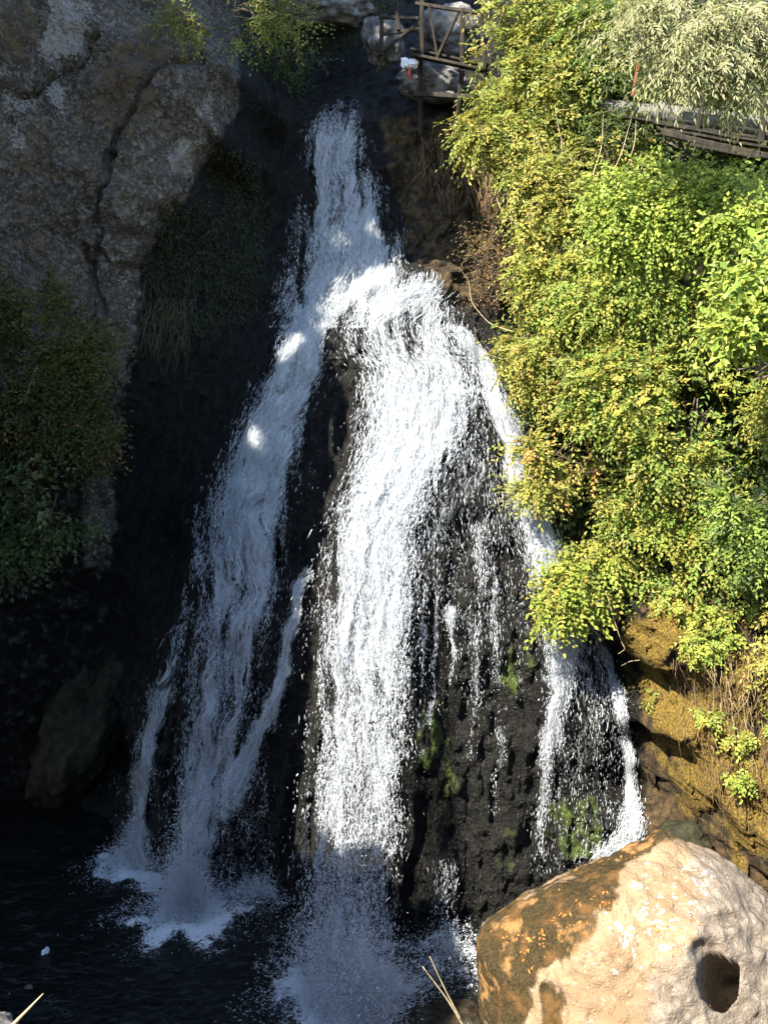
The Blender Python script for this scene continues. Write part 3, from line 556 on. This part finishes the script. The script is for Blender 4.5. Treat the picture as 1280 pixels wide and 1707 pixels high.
def shrub(name, blobs, ntw, label, cat, pal=YG, per=9, ln=.108, asp=.27, root=None, seed=0, droop=.3, gap=.24, tw=.44, group=None, dz=.55, lit=True, single=0, nb=10, br=.03, shell=.3, gscale=1.25):
    """blobs: (u, v, Y, ru, rv) in photo pixels with their own distance"""
    bl = []
    for (u, v, Y, ru, rv) in blobs:
        c = at(float(u), float(v), Y); k = np.linalg.norm(c - CAM) / F0
        bl.append((c, np.array([ru * k, max(.25, dz * min(ru, rv) * k * 1.2), rv * k])))
    if root is None:
        u, v = blobs[0][:2]; root = on(float(u) + 30, float(v) + 40, -.1)
    root = np.asarray(root, float); e = empty(name, tuple(root), label, cat, group)
    (V, F, C), p, t, tl = crown_leaves(bl, int(ntw * 1.25), per, ln, asp, pal, droop, seed, gap, tw, shell, gscale)
    n1 = min(single, len(V) // 4)
    if n1:      # the big leaves one can pick apart: each a part of its own
        rr = np.random.default_rng(seed + 9); ids = rr.permutation(len(V) // 4); ids, rest = ids[:n1], np.sort(ids[n1:])
        for i in ids:
            q = V[i * 4:i * 4 + 4]; x = q[2] - q[0]; L = np.linalg.norm(x); x = x / L; sd = q[1] - q[3]; sd = sd - x * (sd @ x); sd /= np.linalg.norm(sd); z = np.cross(x, sd)
            o = bpy.data.objects.new('leaf', big_leaf(C[i * 4])); COL.objects.link(o); o.matrix_basis = Matrix(((x[0], sd[0], z[0], q[0][0]), (x[1], sd[1], z[1], q[0][1]), (x[2], sd[2], z[2], q[0][2]), (0, 0, 0, 1))) @ Matrix.Diagonal((L, L, L, 1))
            child(o, e)
        sel = (rest[:, None] * 4 + np.arange(4)).ravel(); Vr, Cr = V[sel], C[sel]; i = (np.arange(len(rest)) * 4)[:, None]; Fr = np.concatenate([i + [0, 2, 1], i + [0, 3, 2]])
    else: Vr, Cr, Fr = V, C, F
    if len(Vr): o = mesh_np('foliage', Vr, Fr, M['leaf'], None, False, dict(Col=Cr)); o['kind'] = 'stuff'; child(o, e)
    mb = MB(); r = np.random.default_rng(seed + 5)
    main = MB()
    for i, (c, ra) in enumerate(bl):
        main.tube(curve(root, c, -.15, .05, 9, seed + i), np.linspace(br, br * .45, 9))
        for q in range(nb):
            j = r.integers(len(p)); dd = np.linalg.norm(p - c, axis=1); cand = np.where(dd < ra.max() * 1.2)[0]
            if len(cand): j = r.choice(cand)
            mb.tube(curve(c + r.normal(0, .12, 3), p[j] + t[j] * tl[j] * .6, .0, .07, 7, seed + q), np.linspace(br * .4, .004, 7), sides=4)
    main.build('stem', M['bark'], e); mb.build('branch', M['bark'], e)['kind'] = 'stuff'
    if not lit and group == L_: SHPTS.append(np.concatenate([c + np.random.default_rng(seed).normal(0, .5, (900, 3)) * ra for c, ra in bl])); pass
    if lit:
        for c, ra in bl: LITPTS.append(c + np.random.default_rng(1).normal(0, .42, (900, 3)) * ra)
    return e
L_ = 'shaded trees at the left edge'
R_ = 'sunlit bushes and trees on the right bank'
shrub('tree', [(880,30,18.2,75,70),(850,110,18,45,60),(900,100,18.2,60,60)], 1500, 'yellow green tree at the top edge beside the railing', 'tree', YG, seed=1, group=R_, root=at(905., 190., 19.2))
shrub('bush', [(860,205,17.2,85,55),(800,215,17,40,40),(905,150,17.4,60,50)], 1500, 'yellow green bush reaching left toward the chute, under the top tree', 'bush', YG, seed=2, group=R_, root=at(900., 270., 18.6))
shrub('tree', [(990,50,17.5,80,75),(1010,150,17.3,60,60),(960,160,17.6,50,60)], 1500, 'darker green tree between the top left tree and the pale willow', 'tree', GR[:2] + YG[:1] + DK[:1], seed=3, group=R_, root=at(1010., 260., 17.2))
shrub('willow', [(1170,40,12.6,120,60),(1230,80,12.2,90,60),(1110,30,12.8,70,45),(1180,110,12.4,70,30)], 1900, 'pale grey green willow foliage hanging in the top right corner', 'tree', OL, 9, .13, .12, seed=4, droop=.75, tw=.42, group=R_, root=at(1420., 60., 13.2))
sparse = shrub('bush', [(960,285,16.2,100,55),(920,340,16,60,60),(1020,250,16.4,50,40)], 1050, 'sparse yellow bush with bare stems showing, left of the pipe', 'bush', OR[:1] + YG, seed=5, gap=.2, group=R_, nb=22, root=at(960., 430., 16.8))
shrub('bush', [(1120,350,13.9,105,60),(1190,340,13.7,60,50),(1060,370,14.1,60,60),(1030,320,14.2,40,30)], 2000, 'bright green rounded bush just below the pipe walkway', 'bush', LM, 7, .10, .33, seed=6, group=R_, root=at(1130., 470., 15.0))
shrub('bush', [(935,430,15.6,70,60),(965,480,15.4,70,60),(898,480,15.7,38,42)], 1500, 'yellow green bush right of the dry brown shrub', 'bush', YG, seed=7, group=R_, root=at(960., 540., 16.4))
shrub('bush', [(1070,490,14.4,110,70),(1140,450,14.2,70,60),(1000,540,14.7,80,60),(1180,520,14.2,60,60)], 2900, 'wide mid green bush in the centre of the right slope', 'bush', YG[:2] + GR[:2], seed=8, group=R_, root=at(1080., 580., 15.6))
shrub('bush', [(905,600,15.2,62,52),(866,565,15.4,26,28),(945,640,15.0,55,48),(838,655,15.3,18,12)], 1500, 'yellow and orange tinted bush hanging toward the main fall', 'bush', OR + YG[:2], seed=9, group=R_, root=at(930., 660., 16.0))
shrub('bush', [(1090,660,13.9,110,75),(1010,640,14.3,70,60),(1170,690,13.7,70,60),(1120,760,13.7,90,50)], 2900, 'large dense bush in the middle right, above the dark hollow', 'bush', YG + GR[:1], seed=10, group=R_, root=at(1120., 780., 14.8))
shrub('bush', [(950,745,14.8,58,48),(900,815,14.7,34,22),(980,780,14.5,66,50),(880,745,14.8,20,10)], 1450, 'orange tinged bush spilling over the right hand stream', 'bush', OR + YG[:2], seed=11, group=R_, root=at(970., 820., 15.5))
shrub('bush', [(1245,560,11.2,50,60),(1262,620,11.0,35,28),(1265,470,11.3,40,50)], 620, 'near branch with big lime leaves at the right edge', 'bush', LM, 6, .15, .32, seed=12, group=R_, root=at(1420., 640., 11.8), gap=.12, single=300)
shrub('bush', [(985,960,14.4,60,46),(945,985,14.3,38,30),(1035,915,14.4,50,36),(930,1015,14.1,25,16)], 1500, 'lime leafed bush in front of the right hand stream, above the golden moss', 'bush', LM[:1] + YG, 7, .11, .33, seed=13, group=R_, root=at(1040., 980., 14.9))
shrub('bush', [(1150,870,14.0,95,60),(1220,880,13.7,70,55),(1080,850,14.3,60,50),(1210,950,13.5,75,36),(1125,940,14.0,55,34)], 3000, 'broad green bush on the lower right slope above the brown roots', 'bush', YG[:2] + GR + OR[:1], seed=14, group=R_, root=at(1170., 960., 14.2))
shrub('bush', [(1240,390,12.8,45,50),(1262,330,12.8,30,30)], 500, 'bright lime bush at the right edge below the walkway', 'bush', LM, 7, .11, .35, seed=15, group=R_, root=at(1350., 450., 13.4), single=300)
shrub('bush', [(1250,835,12.6,50,40),(1265,900,12.5,40,60)], 700, 'shaded green bush at the right edge below the dark hollow', 'bush', GR + DK[:1], seed=16, group=R_, root=at(1340., 900., 13.2))
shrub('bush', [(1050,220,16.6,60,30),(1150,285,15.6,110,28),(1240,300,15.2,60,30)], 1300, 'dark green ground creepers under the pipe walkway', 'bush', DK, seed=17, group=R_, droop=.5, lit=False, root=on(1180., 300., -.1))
OFF = [(1400, 420, 'bush', LM, 'lime green bush beyond the right edge below the walkway'), (1390, 640, 'bush', YG, 'yellow green bush beyond the right edge at mid height'), (1400, 860, 'bush', GR, 'green bush beyond the right edge above the roots'), (1520, 540, 'bush', GR, 'far right green bush outside the picture'), (1510, 780, 'bush', YG, 'far right yellow green bush outside the picture'), (1480, 240, 'tree', YG, 'tree beyond the right edge over the walkway'), (1400, 1040, 'bush', OR, 'low bush beyond the right edge on the root bank')]
for i, (u, v, nm, pal, lab) in enumerate(OFF):
    y = float(YS(u, v)) - .45; shrub(nm, [(u, v, y, 95, 75), (u - 60, v + 50, y, 60, 50), (u + 60, v + 40, y, 60, 55), (u + 20, v + 110, y, 80, 50)], 1700, lab, nm, pal, seed=120 + i, group=R_, root=on(float(u), float(v) + 60, -.1), lit=False)
for i, (u, v, ru) in enumerate([(1165,1030,34),(1195,1075,36),(1240,1040,40),(1165,1075,24),(1100,1165,16),(1222,1228,20),(1180,1185,22),(1265,1140,26),(1130,1010,30),(1265,1195,18),(1235,1290,15)]):
    y = float(YS(u, v)); lab = ['leafy tuft at the top of the brown root bank', 'bright leafy tuft in the middle of the root bank', 'leafy tuft near the right edge under the broad bush', 'small tuft beside the golden moss ridge', 'tiny green sprig on the golden moss', 'single lime sprig low on the brown bank', 'yellow green sprig among the hanging roots', 'green tuft at the right edge of the root bank', 'leafy tuft directly above the golden moss ridge', 'small sprig at the right edge above the roots', 'lowest sprig on the brown bank'][i]
    shrub('plant', [(u, v, y - .12, ru, ru * .8)], int(4.2 * ru), lab, 'plant', LM + YG[:2], 6, .085, .3, seed=40 + i, droop=.5, group='small plants on the root bank', nb=4, br=.01, tw=.18, root=on(float(u), float(v), -.03))
shrub('dry_shrub', [(812,430,17.4,38,60),(835,490,17.0,28,40),(800,470,17.3,25,40)], 620, 'dry brown twiggy shrub between the chute and the bushes', 'shrub', BRN, 5, .07, .3, seed=60, gap=.1, nb=24, br=.016, root=on(825., 540., -.1))
L_ = 'shaded trees at the left edge'
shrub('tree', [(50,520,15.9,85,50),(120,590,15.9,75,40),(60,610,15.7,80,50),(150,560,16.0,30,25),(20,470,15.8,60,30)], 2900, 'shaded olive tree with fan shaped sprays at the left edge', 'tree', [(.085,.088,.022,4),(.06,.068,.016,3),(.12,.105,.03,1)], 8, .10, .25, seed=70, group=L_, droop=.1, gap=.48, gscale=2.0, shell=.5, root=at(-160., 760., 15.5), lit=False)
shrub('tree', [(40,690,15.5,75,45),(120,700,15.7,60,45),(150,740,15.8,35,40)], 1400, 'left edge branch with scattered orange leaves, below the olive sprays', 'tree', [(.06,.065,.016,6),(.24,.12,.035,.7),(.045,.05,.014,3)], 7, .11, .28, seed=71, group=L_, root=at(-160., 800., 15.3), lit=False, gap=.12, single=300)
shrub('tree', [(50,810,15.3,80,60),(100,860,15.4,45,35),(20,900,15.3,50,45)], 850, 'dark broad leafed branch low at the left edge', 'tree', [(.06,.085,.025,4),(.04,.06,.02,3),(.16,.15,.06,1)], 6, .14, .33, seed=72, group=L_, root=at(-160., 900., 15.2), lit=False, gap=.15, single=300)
shrub('overhanging_branch', [(400,22,16.6,85,22),(330,48,16.7,55,14),(470,30,16.6,45,14),(385,62,16.6,30,9),(300,20,16.7,50,10)], 620, 'leafy branch hanging into the picture over the top of the cliff', 'branch', [(.14,.16,.03,4),(.09,.11,.02,3)], 8, .085, .25, seed=73, gap=.3, droop=.05, gscale=2.4, root=at(420., -160., 17.4), lit=False, br=.022)
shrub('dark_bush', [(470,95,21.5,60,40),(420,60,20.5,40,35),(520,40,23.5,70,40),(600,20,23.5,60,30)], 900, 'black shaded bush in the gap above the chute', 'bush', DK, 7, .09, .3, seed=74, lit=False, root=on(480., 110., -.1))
# ivy and grass on the shaded wall
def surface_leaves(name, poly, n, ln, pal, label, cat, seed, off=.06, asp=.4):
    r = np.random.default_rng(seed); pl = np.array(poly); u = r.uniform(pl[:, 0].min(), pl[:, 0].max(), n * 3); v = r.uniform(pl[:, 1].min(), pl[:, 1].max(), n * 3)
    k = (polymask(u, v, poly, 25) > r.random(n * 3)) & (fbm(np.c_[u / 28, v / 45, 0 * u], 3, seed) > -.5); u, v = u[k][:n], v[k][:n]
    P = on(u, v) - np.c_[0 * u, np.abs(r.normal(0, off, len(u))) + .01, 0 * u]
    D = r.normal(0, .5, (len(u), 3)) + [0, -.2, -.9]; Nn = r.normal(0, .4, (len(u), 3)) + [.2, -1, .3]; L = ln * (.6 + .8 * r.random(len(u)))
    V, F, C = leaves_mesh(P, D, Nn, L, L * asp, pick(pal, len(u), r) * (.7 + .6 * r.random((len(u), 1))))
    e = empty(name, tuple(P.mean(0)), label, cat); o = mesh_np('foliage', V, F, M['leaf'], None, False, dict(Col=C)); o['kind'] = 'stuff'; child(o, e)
    mb = MB()
    for q in range(26):
        j = r.integers(len(u)); vv = v[j] + np.linspace(0, r.uniform(40, 110), 8); uu = u[j] + r.normal(0, 3, 8).cumsum(); mb.tube(on(uu, vv, .05), np.linspace(.008, .003, 8), sides=4)
    mb.build('vine_stem', M['bark'], e)['kind'] = 'stuff'; return e
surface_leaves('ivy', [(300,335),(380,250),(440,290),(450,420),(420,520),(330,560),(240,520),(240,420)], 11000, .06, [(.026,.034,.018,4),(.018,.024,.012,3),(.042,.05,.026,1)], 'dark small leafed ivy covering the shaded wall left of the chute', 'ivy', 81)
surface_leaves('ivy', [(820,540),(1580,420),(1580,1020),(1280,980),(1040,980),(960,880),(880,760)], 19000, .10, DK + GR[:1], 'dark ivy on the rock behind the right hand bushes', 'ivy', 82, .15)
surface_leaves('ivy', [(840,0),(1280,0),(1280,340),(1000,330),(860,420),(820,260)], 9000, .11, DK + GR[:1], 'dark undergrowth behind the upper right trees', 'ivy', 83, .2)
def strands(name, poly, n, lpx, label, cat, mat, seed, rad=.004, off=.1, kind=None):
    r = np.random.default_rng(seed); pl = np.array(poly); mb = MB(); c = 0
    while c < n:
        u, v = r.uniform(pl[:, 0].min(), pl[:, 0].max()), r.uniform(pl[:, 1].min(), pl[:, 1].max())
        if not inpoly(np.array(u), np.array(v), poly): continue
        l = lpx * r.uniform(.4, 1.5); t = np.linspace(0, 1, 8); uu = u + r.normal(0, .28) * l * t + r.normal(0, .18) * l * t * t + r.normal(0, 1.2, 8); vv = v + l * (t - .25 * t * (1 - t))
        P = on(uu, vv, 0); P[:, 1] = np.minimum(P[:, 1], P[:, 1].mean()) - off * r.random() - .12 * np.sin(t * 3.1) - .02
        mb.tube(P, np.linspace(rad * 1.3, rad * .5, 8), sides=3); c += 1
    o = mb.build(name, mat); return tag(o, label, cat, kind=kind)
strands('hanging_roots', [(1110,1060),(1290,1040),(1290,1340),(1180,1330),(1130,1220)], 190, 60, 'mass of dry hanging roots on the brown bank', None, M['root'], 91, .0036, .12, 'stuff')
strands('hanging_roots', [(1140,1070),(1290,1040),(1290,1230),(1180,1240)], 45, 70, 'pale straw stems hanging over the brown bank', None, M['twig'], 92, .004, .25, 'stuff')
strands('hanging_grass', [(235,470),(330,500),(310,580),(240,570)], 130, 60, 'limp dark grass hanging on the shaded wall under the ivy', None, mat_noise('dim_grass', (.06, .065, .03), (.13, .13, .07), 9, .9, .2, .01), 93, .0045, .15, 'stuff')
strands('hanging_moss', [(690,205),(820,215),(830,330),(760,360),(700,270)], 150, 34, 'brown dry moss hanging on the wall right of the chute', None, M['root'], 94, .008, .1, 'stuff')
# bare twigs
def twig(name, pts, r0, label, mat='twig', cat='twig', r1=.003, parent=None):
    P = np.array([at(float(u), float(v), Y) for u, v, Y in pts]); t = np.linspace(0, len(P) - 1, 6 * len(P))
    C = np.stack([np.interp(t, np.arange(len(P)), P[:, k]) for k in range(3)], 1)
    for _ in range(4): C[1:-1] = (C[:-2] + 2 * C[1:-1] + C[2:]) / 4
    V, F = tube(C, np.linspace(r0, r1, len(C)), 5); o = mesh_np(name, V, F, M[mat])
    return child(o, parent) if parent else tag(o, label, cat)
twig('bare_twig', [(900,560,15.9),(850,552,16.1),(815,540,16.3),(785,505,16.4),(782,470,16.5),(768,450,16.5)], .013, 'curling bare twig left of the bushes, upper one')
twig('bare_twig', [(880,585,15.8),(840,600,16.0),(810,590,16.1),(795,570,16.2),(790,545,16.2)], .010, 'short curved bare twig under the upper one')
twig('bare_twig', [(845,370,17.0),(826,330,17.1),(822,290,17.2),(824,262,17.2)], .012, 'upright pale bare twig right of the brown moss wall')
twig('bare_twig', [(860,375,16.9),(846,350,17.0),(845,318,17.0),(866,312,17.0)], .010, 'forked pale twig beside the upright one')
for i, (u0, v0, u1, v1) in enumerate([(935,330,925,180),(960,360,930,215),(985,300,1005,190),(905,300,890,215),(1000,330,1055,185),(1040,290,1060,190)]):
    twig('bare_stem', [(u0, v0, 15.9), ((u0 + u1) / 2 + 8, (v0 + v1) / 2, 15.8), (u1, v1, 15.8)], .014, None, parent=sparse)
twig('bare_twig', [(1010,985,13.9),(1022,1030,13.9),(1035,1070,13.9),(1042,1082,13.85),(1030,1090,13.8)], .010, 'white bare twig dangling below the lime bush')
twig('bare_twig', [(1070,1100,14.2),(1050,1102,14.15),(1035,1110,14.1)], .008, 'tiny pale twig sticking out from the golden moss')
twig('dead_branch', [(790,125,19.2),(781,145,19.2),(774,160,19.2),(754,180,19.1)], .022, 'bent dead branch hanging under the walkway', cat='branch')
twig('dry_stalk', [(776,1716,5.2),(745,1665,5.2),(704,1611,5.2)], .009, 'longer dry stalk at the bottom edge beside the boulder', cat='stalk')
twig('dry_stalk', [(768,1700,5.1),(742,1650,5.1),(716,1594,5.1)], .007, 'thinner dry stalk crossing the longer one', cat='stalk')
twig('dry_stalk', [(15,1716,4.5),(45,1685,4.5),(73,1656,4.5)], .014, 'pale dry grass blade in the bottom left corner', cat='stalk')

# ------------------------------------------------------------------ walkways, pipe and oddments
def woodwork(name, label, items, mats=None):
    p0 = items[0]; e = empty(name, tuple(at(float(p0[1][0]), float(p0[1][1]), p0[1][2])), label, name.split('_')[-1])
    for i, (part, a, b, wd, ht) in enumerate(items):
        V, F = beam(at(float(a[0]), float(a[1]), a[2]), at(float(b[0]), float(b[1]), b[2]), wd, ht, i)
        child(mesh_np(part, V, F, M['wood'], None, False), e)
    return e
woodwork('wooden_walkway', 'old wooden footbridge with rickety railing above the chute', [
 ('deck_plank',(688,92,19.3),(812,119,18.6),.30,.07),('deck_plank',(690,84,19.65),(815,110,18.95),.30,.06),
 ('support_beam',(690,156,19.45),(788,163,19.0),.09,.10),
 ('handrail',(693,5,19.3),(816,26,18.6),.07,.07),('handrail',(632,28,19.6),(697,31,19.35),.07,.07),('mid_rail',(636,58,19.6),(700,48,19.32),.05,.06),('mid_rail',(638,84,19.55),(690,46,19.38),.05,.06),
 ('post',(703,-6,19.25),(704,97,19.25),.09,.09),('post',(771,14,18.85),(769,114,18.85),.09,.09),('post',(636,22,19.6),(636,92,19.6),.09,.09),('post',(661,-10,19.45),(664,50,19.45),.08,.08),('post',(800,20,18.65),(808,116,18.65),.07,.07),
 ('brace',(729,97,19.1),(766,18,18.9),.06,.06),('brace',(715,9,19.15),(729,95,19.1),.05,.05),('brace',(778,20,18.8),(799,110,18.7),.05,.05),('brace',(640,92,19.6),(628,122,19.7),.05,.05),('brace',(824,88,18.6),(804,148,18.8),.07,.07),
 ('support_post',(700,100,19.5),(700,224,19.75),.10,.10),('support_post',(771,118,19.0),(759,224,19.3),.10,.10)])
woodwork('pipe_walkway', 'weathered plank walkway with braced railing at the right edge', [
 ('handrail',(1120,146,15.7),(1480,197,14.7),.07,.07),('post',(1380,180,14.95),(1368,284,14.95),.09,.09),('post',(1174,150,15.5),(1159,232,15.5),.08,.08),('post',(1275,164,15.2),(1265,268,15.2),.09,.09),('brace',(1250,168,15.27),(1196,226,15.4),.06,.06),
 ('deck_plank',(1090,206,15.7),(1480,273,14.65),.16,.05),('deck_plank',(1095,215,15.55),(1480,283,14.50),.16,.05),('deck_plank',(1040,196,15.9),(1480,264,14.85),.14,.05),('support_beam',(1100,222,15.45),(1290,264,14.95),.09,.10),('support_beam',(1150,240,15.3),(1266,262,14.98),.07,.07)])
pe = empty('water_pipe', tuple(at(1000., 185., 16.4)), 'thick grey pipe lying behind the right walkway railing', 'pipe')
a0, a1, a2 = at(1000., 178., 17.4), at(1096., 190., 16.2), at(1520., 238., 15.0)
for nm, a, b, r in (('pipe_section', a0, a1, .14), ('pipe_section', a1, a2, .17), ('joint_collar', a1 + (a0 - a1) * .06, a1 + (a2 - a1) * .03, .195)):
    V, F = tube(curve(a, b, 0, .004, 12, 3), r, 16); child(mesh_np(nm, V, F, M['pipe']), pe)
V, F = beam(at(1064., 104., 16.3), at(1054., 160., 16.3), .05, .05); tag(mesh_np('rusty_post', V, F, M['rust'], None, False), 'short leaning rust red post above the pipe', 'post')
def rag(name, u, v, Y, sz, mat, label, seed, cat='rag'):
    d, F = I4; P = d * (1 + .45 * fbm(d * 1.8 + seed, 3, 151)[:, None]) * sz; o = mesh_np(name, P, F, mat); o.location = at(float(u), float(v), Y); tag(o, label, cat)
rag('plastic_bag', 675, 104, 19.3, np.array([.085, .06, .10]), M['cloth'], 'grey white crumpled bag under the walkway, left of the pair', 1, 'bag')
rag('plastic_bag', 688, 105, 19.25, np.array([.095, .06, .075]), M['cloth'], 'white crumpled bag under the walkway, above the red rag', 2, 'bag')
rag('red_rag', 682, 121, 19.25, np.array([.025, .02, .13]), M['red'], 'small red rag hanging under the white bags', 3)
rag('floating_scrap', 77, 1586, float(onwater(np.array(77.), np.array(1586.))[1]), np.array([.06, .09, .05]), M['cloth'], 'white scrap floating on the dark pool at lower left', 4, 'scrap')
rag('floating_scrap', 48, 1646, float(onwater(np.array(48.), np.array(1646.))[1]), np.array([.06, .05, .025]), M['pale'], 'dull grey scrap floating near the bottom left corner', 5, 'scrap')
# fallen leaves on the boulder
lm = None; spots = [(1005,1507,22,14),(935,1542,34,18),(950,1530,18,10),(890,1572,14,8),(905,1560,30,8),(1035,1425,30,8),(880,1600,20,30),(1195,1678,22,8),(850,1560,20,14),(985,1500,30,10),(1150,1535,20,10),(1100,1545,10,6)]
r = np.random.default_rng(5)
lv, lf = np.array([(0,0,0),(.42,.22,.10),(.7,.12,.12),(1,0,.02),(.7,-.12,.10),(.42,-.22,.14)], float) * .06, [(0,1,2,3),(0,3,4,5)]
lme = bpy.data.meshes.new('fallen_leaf'); lme.from_pydata([tuple(x) for x in lv], [], lf); lme.materials.append(M['dead'])
for i in range(110):
    s = spots[i % len(spots)]; u, v = s[0] + r.normal(0, s[2] * .7), s[1] + r.normal(0, s[3] * .7); d = ray(u, v); d = d / np.linalg.norm(d)
    h = BT.ray_cast(Vector(CAM), Vector(d))
    if h[0] is None or h[3] > 20: continue
    o = bpy.data.objects.new('fallen_leaf', lme); COL.objects.link(o); n = h[1] if h[1].dot(Vector(d)) < 0 else -h[1]
    o.location = h[0] + n * .004; q = n.to_track_quat('Z', 'Y'); q.rotate(__import__('mathutils').Quaternion(n, r.uniform(0, 6.28))); o.rotation_euler = q.to_euler(); k = r.uniform(.6, 1.4); o.scale = (k, k, k)
    tag(o, 'small orange fallen leaf lying on the big boulder', 'leaf', 'fallen leaves on the boulder')

# ------------------------------------------------------------------ shade trees on the left bank, outside the picture, between the sun and the shaded part of the gorge
SH = [(-500,-300),(720,-300),(815,0),(765,200),(835,380),(800,470),(735,440),(690,440),(600,478),(556,540),(585,650),(555,860),(538,960),(526,1100),(512,1300),(508,1410),(600,1440),(680,1440),(800,1480),(800,1880),(-500,1880)]
a = np.cross(SUN, [0, 0, 1.]); a /= np.linalg.norm(a); b = np.cross(a, SUN); G = .14
def cell(P): return np.floor(np.stack([P @ a, P @ b], -1) / G).astype(int) + 250
uu, vv = mu.ravel(), mv.ravel(); PW = at(uu, vv, YM.ravel()); insh = inpoly(uu, vv, SH) & (uu > -70) & (vv > -60) & (vv < 1780)
fr = (uu > -20) & (uu < 1300) & (vv > -20) & (vv < 1727)
lit = np.zeros((500, 500), bool); shd = np.zeros((500, 500), bool)
Cw = np.array([np.interp(v_, [455, 720, 1000, 1400], [17.2, 15.75, 14.65, 13.1]) for v_ in np.arange(500, 1400, 4.)])
cw = np.concatenate([at(np.full(len(Cw), u_), np.arange(500, 1400, 4.), Cw) for u_ in np.arange(600, 800, 8.)] + [at(np.full(len(Cw), u_), np.arange(500, 1400, 4.), Cw) for u_ in np.arange(545, 600, 8.)][3:])
bvis = BV[((BV - CAM) * (BV - C0)).sum(1) < 0]
spotp = [at(430 + 0., 742., YS(430., 742.)), at(486., 598., YS(486., 598.)), at(500., 575., YS(500., 575.)), at(735., 60., 20.7), at(650., 70., 20.2), at(710., 130., 20.0), at(400., 25., 16.6), at(440., 40., 16.6), at(340., 50., 16.7)]
LP = np.concatenate([PW[(~insh) & fr], bvis, cw] + LITPTS + [np.array(spotp)])
def mark(m, P, grow):
    c = cell(P)
    for i in range(-grow, grow + 1):
        for j in range(-grow, grow + 1): m[np.clip(c[:, 0] + i, 0, 499), np.clip(c[:, 1] + j, 0, 499)] = True
mark(lit, LP, 1); SHP = np.concatenate([PW[insh]] + SHPTS); mark(shd, SHP, 1)
ps = SHP; ps = ps[np.argsort(rng.random(len(ps)))]; cs = cell(ps); _, first = np.unique(cs[:, 0] * 1000 + cs[:, 1], return_index=True)
base = np.zeros((500, 500)); base[cs[:, 0], cs[:, 1]] = ps @ SUN
ii, jj = np.nonzero(shd & ~lit); bs = base[ii, jj]; bs = np.where(bs == 0, np.median(bs[bs != 0]), bs)
K = 6; ii, jj, bs = np.repeat(ii, K), np.repeat(jj, K), np.repeat(bs, K)
q = (ii - 250 + rng.random(len(ii))) * G; qq = (jj - 250 + rng.random(len(ii))) * G
Pl = q[:, None] * a + qq[:, None] * b + (bs + rng.uniform(13, 18, len(ii)))[:, None] * SUN
u_, v_ = proj(Pl); infr = (u_ > -60) & (u_ < 1340) & (v_ > -60) & (v_ < 1760) & ((Pl - CAM) @ np.array([0, CP, -SP]) > .3)
Pl = Pl[~infr & (Pl[:, 2] > 3)]
trunks = np.array([[-9., 3., 8.5], [-12.5, 7.0, 9.5], [-8.5, -1.5, 9.0]])
wh = np.argmin(((Pl[:, None, :2] - trunks[None, :, :2]) ** 2).sum(-1), 1)
for k in range(3):
    Pk = Pl[wh == k]
    if len(Pk) < 20: continue
    e = empty('shade_tree', tuple(trunks[k]), ['tall tree on the left bank outside the picture', 'tall tree on the cliff left of the picture', 'tall tree behind the viewpoint at the left'][k], 'tree', 'trees that shade the left of the gorge')
    n = len(Pk); D = rng.normal(size=(n, 3)); Nn = SUN + rng.normal(0, .5, (n, 3)); L = rng.uniform(.2, .34, n)
    V, F, C = leaves_mesh(Pk - D / np.linalg.norm(D, axis=1, keepdims=True) * .12, D, Nn, L, L * .42, pick(DK, n, np.random.default_rng(k)))
    o = mesh_np('foliage', V, F, M['shade_leaf'], None, False, dict(Col=C)); o['kind'] = 'stuff'; child(o, e)
    mb = MB(); mb2 = MB(); top = Pk.mean(0) + [0, 0, 1]; mb.tube(curve(trunks[k] + [0, 0, -1.5], top, 0, .03, 12, k), np.linspace(.32, .10, 12), sides=9); mb.build('trunk', M['bark'], e)
    for q_ in range(16): mb2.tube(curve(trunks[k] + (top - trunks[k]) * rng.uniform(.35, 1), Pk[rng.integers(n)], 0, .05, 8, q_), np.linspace(.09, .015, 8))
    mb2.build('limb', M['bark'], e)
